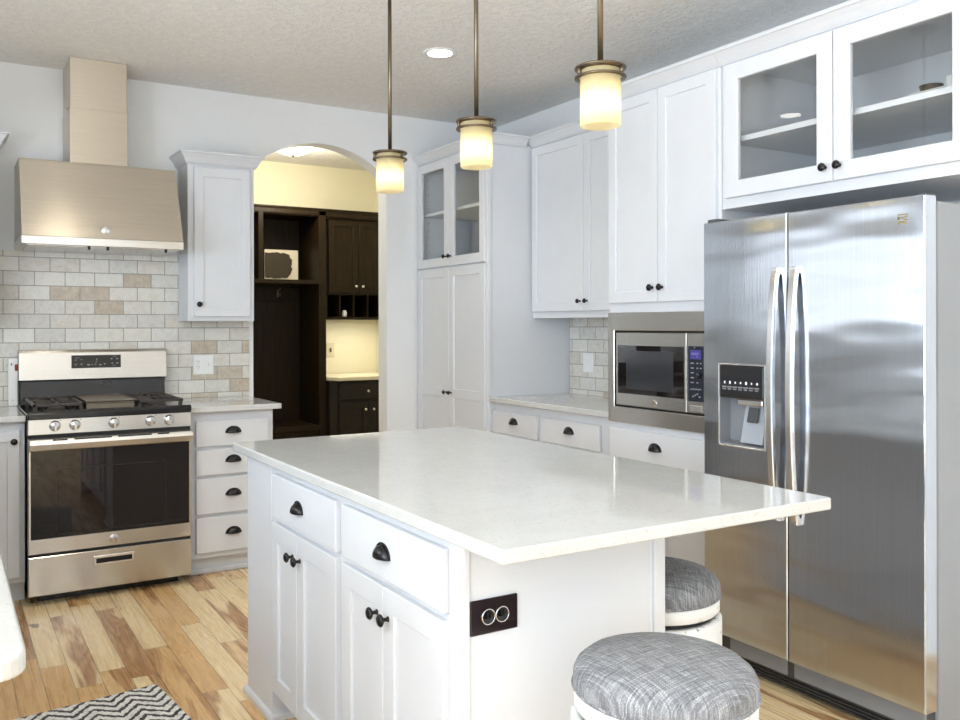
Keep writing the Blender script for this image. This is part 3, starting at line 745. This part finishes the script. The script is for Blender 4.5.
for a0, a1, ka in ((1.542, 2.049, 2.022), (2.053, 2.566, 2.082)):
    d = glass_door(t, 'x-', TX, a0, a1, 1.872, 2.424, .068); knob(d, 'x-', TX, ka, 1.925)
mb = MB(); mb.sweep([(tf, 2.598), (tf, cy0)], CROWN(2.434, 2.490, .06)); obj('crown_moulding', mb, 'paint', t)
mb = MB(); mb.lathe([(.004, 0), (.004, .006), (0, .0062)], (XW - .02, 1.93, 2.30), (-1, 0, 0), 10); obj('screw', mb, 'knob', t)
# things on the shelf inside
t = thing('serving_tray', 'flat white tray lying on the shelf of the right glass cabinet', 'tray', (2.92, 1.73, 2.1305))
mb = MB(); mb.box(2.856, 2.99, 1.672, 1.79, 2.1305, 2.137, .002); mb.ring('z-', 2.137, (2.856, 2.99, 1.672, 1.79), (2.862, 2.984, 1.678, 1.784), -.010, .0, .002); obj('tray', mb, 'plastic', t)
t = thing('bowl', 'small dark bowl on the white tray in the right glass cabinet', 'bowl', (2.912, 1.745, 2.137))
mb = MB(); mb.lathe([(.012, 2.1372), (.024, 2.140), (.034, 2.150), (.038, 2.164), (.035, 2.164), (.031, 2.152), (.016, 2.145), (0, 2.144)], (2.912, 1.745, 0), n=22); obj('bowl_shell', mb, 'plaque', t)
t = thing('box', 'small grey box beside the tray in the right glass cabinet', 'box', (2.90, 1.645, 2.1305))
mb = MB(); mb.box(2.86, 2.94, 1.625, 1.664, 2.1305, 2.170, .002); obj('carton', mb, 'greydish', t)

# ------------------------------------------------------------ refrigerator
t = thing('refrigerator', 'stainless steel side-by-side refrigerator with water dispenser under glass cabinet', 'refrigerator', (3.0, 2.05, 0))
FX = 2.612
mb = MB(); mb.box(FX + .078, 3.40, 1.592, 2.500, .03, 1.735, .006, 2); bd = obj('body', mb, 'fridgeside', t)
mb = MB(); mb.box(FX + .064, FX + .080, 1.606, 2.490, .128, 1.742); obj('door_gasket', mb, 'gap', bd)
mb = MB(); mb.box(FX + .012, FX + .09, 2.44, 2.495, 1.750, 1.764, .003); obj('hinge_cover', mb, 'darkplastic', bd)
mb = MB(); mb.box(FX + .03, FX + .09, 1.600, 1.64, 1.750, 1.756, .002); obj('hinge_cover', mb, 'darkplastic', bd)
mb = MB(); mb.prism([(FX, .130), (FX, 1.748), (FX + .064, 1.750), (FX + .064, .130)], 1.587, 2.0985, .004, 'y', 2)
# prism with axis y takes (x,z)
rd = obj('refrigerator_door', mb, 'steel_v', t, 'wide right door')
mb = MB(); mb.ring('x-', FX, (2.104, 2.505, .130, 1.750), (2.203, 2.424, .878, 1.190), 0, .064, .004, .004); fd = obj('freezer_door', mb, 'steel_v', t, 'narrow left door with dispenser')
# edge band of the doors
mb = MB(); mb.ring('x-', FX, (2.199, 2.428, .873, 1.195), (2.205, 2.422, .880, 1.189), -.0025, .004, .002, .001); obj('dispenser_trim', mb, 'steel_c', fd)
mb = MB(); mb.box(FX + .060, FX + .063, 2.203, 2.424, .878, 1.19); mb.box(FX + .002, FX + .062, 2.203, 2.206, .878, 1.19); mb.box(FX + .002, FX + .062, 2.421, 2.424, .878, 1.19)
mb.prism([(FX + .004, .879), (FX + .004, .884), (FX + .062, .892), (FX + .062, .879)], 2.204, 2.423, 0, 'y')
obj('dispenser_cavity', mb, 'greyplastic', fd)
mb = MB(); mb.prism([(FX + .050, 1.060), (FX + .012, .893), (FX + .058, .890), (FX + .058, 1.060)], 2.225, 2.330, .002, 'y'); obj('sloped_backplate', mb, simple('light_grey_plastic', (.38, .41, .46), .3), fd)
mb = MB(); mb.box(FX + .012, FX + .058, 2.222, 2.345, 1.036, 1.062, .006, 2); obj('ice_chute', mb, 'steel_c', fd)
mb = MB(); mb.prism([(FX + .026, 1.030), (FX + .012, .975), (FX + .020, .972), (FX + .034, 1.028)], 2.252, 2.300, .002, 'y'); pd = obj('dispenser_paddle', mb, 'darkplastic', fd)
mb = MB(); mb.box(FX - .002, FX + .03, 2.206, 2.421, 1.062, 1.188, .006, 2); dpn = obj('dispenser_panel', mb, simple('black_dispenser_panel', (.014, .014, .016), .3), t)
mb = MB()
for i, (wd, hh) in enumerate(((.008, .014), (.010, .016), (.009, .010), (.009, .010), (.012, .016), (.008, .010), (.011, .012))):
    a = 2.393 - i * .0262; mb = MB(); mb.box(FX - .0027, FX - .001, a - wd * .36, a + wd * .36, 1.122 - hh * .36, 1.122 + hh * .36, .0004); obj('lit_icon', mb, 'led', dpn)
mb = MB()
for i in range(7):
    a = 2.393 - i * .0262
    for k in range(4): mb.box(FX - .0025, FX - .001, a + .0085 - k * .0056, a + .0125 - k * .0056, 1.102, 1.1075)
    for k in range(3): mb.box(FX - .0025, FX - .001, a + .0065 - k * .0056, a + .0100 - k * .0056, 1.094, 1.099)
obj('button_text', mb, 'dimprint', dpn)
def fridge_handle(a, par):
    mb = MB(); n = 24; vs = []; fs = []
    for i in range(n + 1):
        q = i / n; z = .632 + (1.552 - .632) * q; bow = .014 + .034 * math.sin(PI * q) ** .6; hw = .0135; th = .015
        for (da, dd) in ((-hw, 0), (-hw + .003, .003), (hw - .003, .003), (hw, 0), (hw, -th), (-hw, -th)):
            vs.append((FX - bow - dd, a + da, z))
    for i in range(n):
        for k in range(6): fs.append((i * 6 + k, i * 6 + (k + 1) % 6, i * 6 + 6 + (k + 1) % 6, i * 6 + 6 + k))
    fs += [tuple(range(6)), tuple(n * 6 + k for k in range(6))]
    mb.raw(vs, fs)
    for z in (.645, 1.539): mb.box(FX - .020, FX + .002, a - .014, a + .014, z - .013, z + .013, .003)
    return obj('handle', mb, 'steel_c', par)
fridge_handle(2.143, fd); fridge_handle(2.060, rd)
# monogram of gilt strokes in the top corner of the right door
mb = MB(); a0, a1 = 1.642, 1.676
mb.box(FX - .0015, FX + .001, a0, a1, 1.691, 1.6945); mb.prism([(a1, 1.6790), (a0, 1.6850), (a0, 1.6885), (a1, 1.6835)], FX - .0015, FX + .001, 0, 'x')
mb.box(FX - .0015, FX + .001, a1 - .005, a1, 1.6775, 1.6885)
mb.prism([(a0, 1.6755), (a0 + .016, 1.6795), (a0 + .016, 1.6765), (a0 + .003, 1.6725)], FX - .0015, FX + .001, 0, 'x')
mb.prism([(a1, 1.6600), (a1, 1.6690), (a1 - .011, 1.6735), (a1 - .019, 1.6700), (a0, 1.6690), (a0, 1.6635), (a1 - .016, 1.6650), (a1 - .006, 1.6655)], FX - .0015, FX + .001, 0, 'x')
obj('monogram', mb, 'gold', rd)
mb = MB(); mb.box(FX + .035, FX + .09, 1.604, 2.492, .058, .128, .003); mb.box(FX + .050, FX + .09, 1.604, 2.492, .012, .058)
gr = obj('base_grille', mb, 'darkplastic', t)
mb = MB(); mb.box(FX + .030, FX + .04, 2.13, 2.40, .062, .124, .003); obj('filter_cover', mb, 'fridgeside', gr)
mb = MB(); mb.box(FX + .030, FX + .04, 1.606, 2.10, .062, .124, .003); obj('kick_plate', mb, 'greyplastic', gr)
mb = MB()
for z in (.018, .030, .042): mb.box(FX + .046, FX + .06, 1.61, 2.48, z, z + .005)
obj('grille_slats', mb, 'enamel', gr)
for y in (1.65, 2.44):
    for x in (FX + .12, 3.34):
        mb = MB(); mb.lathe([(.02, 0), (.02, .02), (.012, .022), (.012, .06)], (x, y, 0), n=14); obj('levelling_foot', mb, 'gap', t)

# ------------------------------------------------------------ island
t = thing('kitchen_island', 'white kitchen island cabinet with drawers and doors under a quartz top', 'island', (1.24, 2.39, 0))
IX, IF = .947, .965; IY0, IY1 = 1.615, 3.157
mb = MB(); mb.box(IF, 1.480, IY0 + .004, IY1, .105, .883, .002); mb.box(IF - .007, 1.481, 2.886, IY1 + .001, .003, .8832, .002); mb.box(IF - .004, IF + .03, IY0 + .003, 1.676, .10, .8825, .002); mb.box(IF + .07, 1.475, IY0 + .008, 2.9, 0, .11)
obj('body', mb, 'paint', t)
mb = MB(); mb.box(IF + .004, 1.516, IY0, IY0 + .02, .003, .8828, .0015); mb.box(1.508, 1.544, IY0 - .006, IY0 + .022, .003, .883, .003, 2); mb.box(1.497, 1.504, IY0 - .003, IY0 + .01, .003, .883, .002); mb.box(IF - .006, IF + .010, IY0 - .005, IY0 + .02, .003, .883, .002)
obj('end_panel', mb, 'paint', t)
mb = MB(); mb.sweep([(1.48, IY1), (IF - .007, IY1), (IF - .007, 2.886), (IF + .07, 2.886)][::1], [(0, 0), (.014, 0), (.014, .016), (.009, .024), (0, .027)]); obj('base_moulding', mb, 'paint', t)
mb = MB(); mb.sweep([(IF, IY0), (1.544, IY0)], [(0, 0), (.014, 0), (.014, .016), (.009, .024), (0, .027)]); obj('base_moulding', mb, 'paint', t)
for (y0, y1, ysp) in ((2.297, 2.853, 2.612), (1.681, 2.252, 1.989)):
    d = slab(t, 'x-', IX, y0, y1, .703, .849); cup_pull(d, 'x-', IX, (y0 + y1) / 2 + .02, .762)
    for a0, a1, ka in ((y0, ysp - .0015, ysp - .032), (ysp + .0015, y1, ysp + .032)):
        d = shaker(t, 'x-', IX, a0, a1, .116, .688, st=.062, rails=.060); knob(d, 'x-', IX, ka, .615)
mb = MB(); mb.box(.976, 1.099, IY0 - .006, IY0 + .001, .670, .746, .002, 1); op = obj('outlet_plate', mb, 'outletplate', t, 'dark brown outlet plate')
for x in (1.020, 1.056):
    mb = MB(); mb.lathe([(.0165, 0), (.0165, .003), (.014, .0045), (.012, .002), (0, .0018)], (x, IY0 - .0055, .708), (0, -1, 0), 24)
    mb.box(x - .006, x - .003, IY0 - .0095, IY0 - .006, .704, .714); mb.box(x + .003, x + .006, IY0 - .0095, IY0 - .006, .704, .714); obj('receptacle', mb, 'knob', op)
    mb = MB(); mb.tube([(x + .0165 * math.cos(a * PI / 12), IY0 - .0085, .708 + .0165 * math.sin(a * PI / 12)) for a in range(25)], .0014, 6); obj('receptacle_rim', mb, 'chrome', op)
mb = MB(); mb.lathe([(.0035, 0), (.003, .0015), (0, .0018)], (1.038, IY0 - .0058, .708), (0, -1, 0), 12); obj('screw', mb, 'chrome', op)
mb = MB(); mb.prism(round_poly([(.9150, 1.389), (1.896, 1.389), (1.896, 3.2086), (.9150, 3.2086)], [.012, .012, .012, .012]), .8845, .9142, .0045, seg=3)
tag(obj('countertop', mb, 'quartz'), 'large white quartz countertop overhanging the kitchen island', 'countertop')

# ------------------------------------------------------------ stools
def stool(x, y, lab):
    t = thing('stool', lab, 'stool', (0, 0, 0), 'round stools at the island')
    R = .184
    mb = MB(); mb.lathe([(R - .012, .608), (R - .002, .611), (R, .620), (R - .001, .640), (R - .007, .652), (R - .024, .666), (R - .07, .677), (R - .12, .683), (0, .686)], (0, 0, 0), n=56); cu = obj('cushion', mb, 'linen', t)
    mb = MB(); mb.tube([((R - .001) * math.cos(2 * PI * i / 56), (R - .001) * math.sin(2 * PI * i / 56), .614) for i in range(57)], .0042, 6, False); obj('piping', mb, 'linen', cu)
    mb = MB(); mb.lathe([(R - .03, .572), (R - .006, .572), (R - .002, .576), (R - .002, .605), (R - .006, .609), (R - .03, .609)], (0, 0, 0), n=56); obj('seat_rim', mb, 'distressed', t)
    mb = MB(); mb.lathe([(R - .02, .556), (R - .02, .574), (R - .05, .574), (R - .05, .556), (R - .02, .556)], (0, 0, 0), n=40); obj('swivel_ring', mb, 'gap', t)
    mb = MB(); mb.lathe([(R - .022, .455), (R - .001, .455), (R + .004, .462), (R + .004, .552), (R, .558), (R - .022, .558), (R - .022, .455)], (0, 0, 0), n=56); obj('apron', mb, 'distressed', t)
    for k in range(4):
        a = PI / 4 + k * PI / 2; c, s_ = math.cos(a), math.sin(a)
        mb = MB(); mb.tube([(c * .150, s_ * .150, .47), (c * .158, s_ * .158, .25), (c * .172, s_ * .172, .0)], [.021, .019, .016], 12); obj('leg', mb, 'distressed', t)
    mb = MB(); mb.tube([(.160 * math.cos(2 * PI * i / 40), .160 * math.sin(2 * PI * i / 40), .20) for i in range(41)], .009, 8, False); obj('foot_ring', mb, 'iron', t)
    t.location = (x, y, 0); return t
st = stool(1.251, 1.308, 'round grey cushioned stool in front of the island end, nearest the viewer')
dup(st, (1.680, 1.806, 0), 'round grey cushioned stool under the island overhang, facing the refrigerator', .9)

# ------------------------------------------------------------ rug
t = thing('rug', 'black and white chevron woven rug on the plank floor at bottom left', 'rug', (.42, 2.9, 0)); 
mb = MB(); ang = math.radians(6.5)
mb.prism(round_poly([(-.28, -.75), (.315, -.75), (.315, .452), (-.28, .452)], [.012] * 4), .001, .011, .003)
bmesh.ops.translate(mb.bm, verts=list(mb.bm.verts), vec=(.42, 2.9, 0))
o = obj('woven_mat', mb, 'rug', t)
t.rotation_euler = (0, 0, ang)

# ------------------------------------------------------------ pendants
def pendant(x, y, lab):
    t = thing('pendant_lamp', lab, 'lamp', (0, 0, 0), 'pendant lamps over the island')
    r = .0535; zt, zb = 2.010, 1.873
    mb = MB(); mb.lathe([(0, ZC), (.06, ZC), (.06, ZC - .012), (.045, ZC - .024), (.014, ZC - .028), (0, ZC - .028)], (0, 0, 0), n=28); obj('canopy', mb, 'bronze', t)
    mb = MB(); mb.tube([(0, 0, ZC - .026), (0, 0, zt + .014)], .0078, 12); obj('rod', mb, 'bronze', t)
    mb = MB(); R = .068
    for z in (zt + .016, zt - .009):
        mb.lathe([(R - .010, z - .002), (R, z - .002), (R + .001, z), (R, z + .0035), (R - .010, z + .0035), (R - .010, z - .002)], (0, 0, 0), n=36)
    mb.lathe([(0, zt + .0115), (R - .004, zt + .0125), (R - .004, zt + .016), (.012, zt + .020), (0, zt + .020)], (0, 0, 0), n=36)
    for k in range(3):
        a = math.radians(-70 + 120 * k); c, s_ = math.cos(a) * (R - .005), math.sin(a) * (R - .005); mb.tube([(c, s_, zt - .009), (c, s_, zt + .016)], .0052, 8)
    mb.lathe([(.018, zt - .02), (.018, zt + .010), (.010, zt + .014), (0, zt + .014), ], (0, 0, 0), n=20)
    obj('fitter_ring', mb, 'bronze', t)
    mb = MB(); mb.lathe([(r, zt + .010), (r, zb + .004), (r - .002, zb), (r - .005, zb + .001), (r - .005, zt + .010), (r, zt + .010)], (0, 0, 0), n=44)
    obj('lamp_shade', mb, 'shade', t)
    mb = MB(); mb.lathe([(0, zb + .022), (.014, zb + .025), (.022, zb + .037), (.024, zb + .050), (.018, zb + .070), (.010, zb + .085), (0, zb + .086)], (0, 0, 0), n=20); bl = obj('bulb', mb, 'bulb', t)
    mb = MB(); mb.lathe([(0, zb + .084), (.0125, zb + .084), (.014, zb + .092), (.014, zt + .012), (0, zt + .012)], (0, 0, 0), n=18); obj('socket', mb, 'bronze', t)
    t.location = (x, y, 0); return t
p = pendant(1.519, 3.113, 'bronze pendant lamp with cream glass shade hanging nearest the archway')
dup(p, (1.534, 2.486, 0), 'bronze pendant lamp with cream glass shade, middle of the three')
dup(p, (1.502, 1.805, 0), 'bronze pendant lamp with cream glass shade hanging nearest the viewer')
# recessed ceiling lights
def downlight(x, y, lab):
    t = thing('recessed_light', lab, 'light', (0, 0, 0), 'recessed ceiling lights')
    mb = MB(); mb.lathe([(.066, -.004), (.082, -.006), (.092, -.003), (.092, 0), (.066, 0), (.066, -.004)], (0, 0, ZC), n=36); obj('trim_ring', mb, 'plastic', t)
    mb = MB(); mb.lathe([(0, -.0035), (.067, -.0035), (.067, 0), (0, 0)], (0, 0, ZC), n=32); obj('lens', mb, 'downlight', t)
    t.location = (x, y, 0)
    return t
dl = downlight(2.25, 4.01, 'round recessed ceiling light between the left two pendant rods')
dup(dl, (.64, 3.975, 0), 'round recessed ceiling light in front of the range hood, just above the frame')
dup(dl, (2.25, 2.2, 0), 'round recessed ceiling light added over the refrigerator side, unseen above the frame')
dup(dl, (.64, 2.2, 0), 'round recessed ceiling light added over the left counter side, unseen above the frame')  # these last two are unseen, added to light the cabinets and island top
for (x, y, e, cl) in ((2.25, 4.01, 28, (1, .95, .87)), (.64, 3.975, 27, (1, .88, .68)), (2.25, 2.2, 2, (1, .95, .87)), (.64, 2.2, 3, (1, .95, .87))):
    l = bpy.data.lights.new('recessed_beam', 'SPOT'); l.energy = e; l.color = cl; l.spot_size = math.radians(112); l.spot_blend = 1; l.shadow_soft_size = .07
    o = bpy.data.objects.new('recessed_beam', l); C.objects.link(o); o.location = (x, y, ZC - .02)

# ------------------------------------------------------------ wall plates
t = thing('outlet', 'white double wall plate with outlet on the tiles right of the range', 'outlet', (1.35, YB - .01, 1.112))
mb = MB(); mb.box(1.290, 1.412, YB - .016, YB - .010, 1.053, 1.171, .002); pl = obj('plate', mb, 'plastic', t)
mb = MB(); mb.box(1.303, 1.337, YB - .0185, YB - .015, 1.079, 1.145, .002); rc_ = obj('receptacle', mb, 'plastic', t)
mb = MB()
for z in (1.097, 1.127):
    mb.box(1.312, 1.3135, YB - .0190, YB - .018, z, z + .009); mb.box(1.3255, 1.327, YB - .0190, YB - .018, z, z + .009); mb.box(1.3185, 1.3215, YB - .0190, YB - .018, z - .007, z - .004)
obj('slots', mb, 'gap', rc_)
mb = MB(); mb.box(1.379, 1.385, YB - .026, YB - .015, 1.103, 1.121, .001); mb.box(1.376, 1.388, YB - .0165, YB - .0155, 1.099, 1.125); obj('toggle', mb, 'plastic', t)
t = thing('outlet', 'small white wall plate on the tiles left of the microwave', 'outlet', (XW - .01, 4.25, 1.112))
mb = MB(); mb.box(XW - .016, XW - .010, 4.205, 4.300, 1.053, 1.171, .002); obj('plate', mb, 'plastic', t)
mb = MB(); mb.box(XW - .019, XW - .015, 4.235, 4.27, 1.079, 1.145, .002); obj('receptacle', mb, 'plastic', t)

# ------------------------------------------------------------ mudroom beyond the arch
LY = 6.90
t = thing('hall_locker', 'dark wood open locker with cubby and bench seen through the archway', 'locker', (2.2, 7.1, 0))
mb = MB(); mb.box(1.44, 2.768, 7.37, 7.395, 0, 2.31); mb.box(1.44, 1.47, LY, 7.38, 0, 2.31); mb.box(2.705, 2.768, LY, 7.38, 0, 2.31, .002); mb.box(1.44, 2.768, LY, 7.38, 2.273, 2.325, .002); obj('body', mb, 'darkwood', t)
mb = MB(); mb.box(1.46, 2.72, LY - .012, 7.38, 1.695, 1.727, .002); obj('shelf', mb, 'darkwood', t)
mb = MB(); mb.box(2.188, 2.229, LY + .001, 7.38, 1.72, 2.28, .002); obj('divider', mb, 'darkwood', t)
mb = MB(); mb.box(1.46, 2.72, LY - .01, 7.38, .475, .514, .003); mb.box(1.47, 2.71, LY + .02, 7.37, 0, .475); obj('bench', mb, 'darkwood', t)
mb = MB(); mb.box(1.47, 2.70, 7.35, 7.372, 1.56, 1.68, .002); hb = obj('hook_board', mb, 'darkwood', t)
for x in (1.95, 2.50):
    mb = MB(); mb.box(x - .010, x + .010, 7.343, 7.352, 1.585, 1.660, .002); mb.tube([(x, 7.345, 1.655), (x, 7.30, 1.655), (x, 7.285, 1.672)], .006, 8); mb.tube([(x, 7.345, 1.60), (x, 7.315, 1.585), (x, 7.29, 1.60), (x, 7.287, 1.625)], .006, 8); obj('coat_hook', mb, 'bronze', hb)
mb = MB(); mb.sweep([(1.44, LY + .021), (2.768, LY + .021)], CROWN(2.26, 2.33, .03)); obj('top_moulding', mb, 'darkwood', t)

t = thing('sign', 'cream sign with a scalloped brown plaque standing on the locker shelf', 'sign', (2.49, 7.2, 1.728))
mb = MB(); mb.box(2.335, 2.632, 7.20, 7.215, 1.7275, 1.996, .002); sb = obj('board', mb, 'cream', t)
def plaque():
    P = []; cx, cz, hx, hz = 2.432, 1.862, .140, .108
    for i in range(96):
        a = 2 * PI * i / 96; c, s_ = math.cos(a), math.sin(a); k = (abs(c) ** 3.6 + abs(s_) ** 3.6) ** (-1 / 3.6)
        k *= 1 + .06 * abs(math.sin(a * 5)) - .035 + .02 * math.sin(a * 18)
        P.append((cx + hx * k * c, cz + hz * k * s_))
    return [(max(x, 2.337), z) for x, z in P]
mb = MB(); mb.prism(plaque(), 7.193, 7.2005, 0, 'y'); obj('plaque', mb, 'plaque', sb)

UY = 6.93
t = thing('upper_cabinet', 'dark wood wall cabinet with cubbies below it beyond the archway', 'cabinet', (3.1, 7.2, 1.39))
mb = MB(); mb.box(2.772, 3.45, UY + .02, 7.395, 1.61, 2.29, .002); mb.box(2.772, 2.80, UY + .02, 7.395, 1.40, 1.63); mb.box(3.42, 3.45, UY + .02, 7.395, 1.40, 1.63); mb.box(2.772, 3.45, UY + .02, 7.395, 1.40, 1.422); mb.box(2.772, 3.45, 7.38, 7.395, 1.40, 1.63); obj('body', mb, 'darkwood', t)
for x in (2.916, 3.044, 3.176, 3.30):
    mb = MB(); mb.box(x - .005, x + .005, UY + .022, 7.38, 1.42, 1.612); obj('cubby_divider', mb, 'darkwood', t)
for a0, a1, ka in ((2.805, 3.079, 3.050), (3.083, 3.40, 3.112)):
    d = shaker(t, 'y-', UY, a0, a1, 1.628, 2.248, 'darkwood', .055); knob(d, 'y-', UY, ka, 1.684, 'chrome', k=.8)
mb = MB(); mb.sweep([(2.770, LY + .021), (3.45, LY + .021)], CROWN(2.26, 2.33, .03)); mb.box(2.766, 3.45, LY + .022, UY + .1, 2.255, 2.328); obj('top_moulding', mb, 'darkwood', t)
t = thing('jar', 'tiny white jar inside the dark cubbies beyond the archway', 'jar', (2.975, 7.0, 1.4225))
mb = MB(); mb.lathe([(0, 1.4225), (.020, 1.4225), (.023, 1.43), (.023, 1.462), (.017, 1.47), (.017, 1.478), (0, 1.48)], (2.975, 7.0, 0), n=20); obj('pot', mb, 'plastic', t)
GY = 6.81
t = thing('base_cabinet', 'dark wood base cabinet with small knobs under the cream hall counter', 'cabinet', (3.1, 7.1, 0))
mb = MB(); mb.box(2.772, 3.45, GY + .02, 7.395, .09, .883, .002); mb.box(2.79, 3.45, GY + .08, 7.39, 0, .09); obj('body', mb, 'shaded_darkwood', t)
d = slab(t, 'y-', GY, 2.85, 3.42, .72, .86, 'shaded_darkwood'); knob(d, 'y-', GY, 3.105, .79, 'chrome', k=.8)
for a0, a1, ka in ((2.85, 3.117, 3.082), (3.121, 3.42, 3.156)):
    d = shaker(t, 'y-', GY, a0, a1, .12, .70, 'shaded_darkwood'); knob(d, 'y-', GY, ka, .635, 'chrome', k=.8)
mb = MB(); mb.prism([(2.772, 6.93), (2.83, 6.78), (3.455, 6.78), (3.455, 7.395), (2.772, 7.395)], .884, .914, .004)
tag(obj('countertop', mb, simple('cream_laminate', (.80, .74, .55), .3, var=.02)), 'cream countertop on the dark cabinet beyond the archway', 'countertop')
t = thing('light_switch', 'cream light switch plate on the wall above the hall counter', 'switch', (3.0, 7.395, 1.13))
mb = MB(); mb.box(2.968, 3.045, 7.392, 7.399, 1.064, 1.191, .002); obj('plate', mb, 'cream_plastic', t)
mb = MB(); mb.box(2.999, 3.014, 7.384, 7.393, 1.108, 1.146, .002); obj('toggle', mb, 'plaque', t)
t = thing('ceiling_lamp', 'glowing frosted bowl ceiling lamp seen through the archway', 'lamp', (2.345, 6.52, ZC))
mb = MB(); mb.lathe([(0, ZC), (.155, ZC), (.16, ZC - .010), (.15, ZC - .022), (0, ZC - .022)], (2.345, 6.52, 0), n=36); obj('pan', mb, 'bronze', t)
mb = MB(); mb.lathe([(.165, ZC - .020), (.162, ZC - .04), (.13, ZC - .075), (.07, ZC - .098), (0, ZC - .104)], (2.345, 6.52, 0), n=40); obj('glass_bowl', mb, 'bowl', t)
mb = MB(); mb.lathe([(.012, ZC - .102), (.014, ZC - .110), (.006, ZC - .116), (.008, ZC - .122), (0, ZC - .127)], (2.345, 6.52, 0), n=16); obj('finial', mb, 'bronze', t)
l = bpy.data.lights.new('hall_lamp_glow', 'POINT'); l.energy = 17; l.color = (1, .91, .74); l.shadow_soft_size = .12
o = bpy.data.objects.new('hall_lamp_glow', l); C.objects.link(o); o.location = (2.345, 6.52, ZC - .28)

l = bpy.data.lights.new('under_cabinet_glow', 'AREA'); l.shape = 'RECTANGLE'; l.size = .5; l.size_y = .04; l.energy = 2.2; l.color = (1, .93, .78)
o = bpy.data.objects.new('under_cabinet_glow', l); C.objects.link(o); o.location = (3.12, 7.06, 1.392)
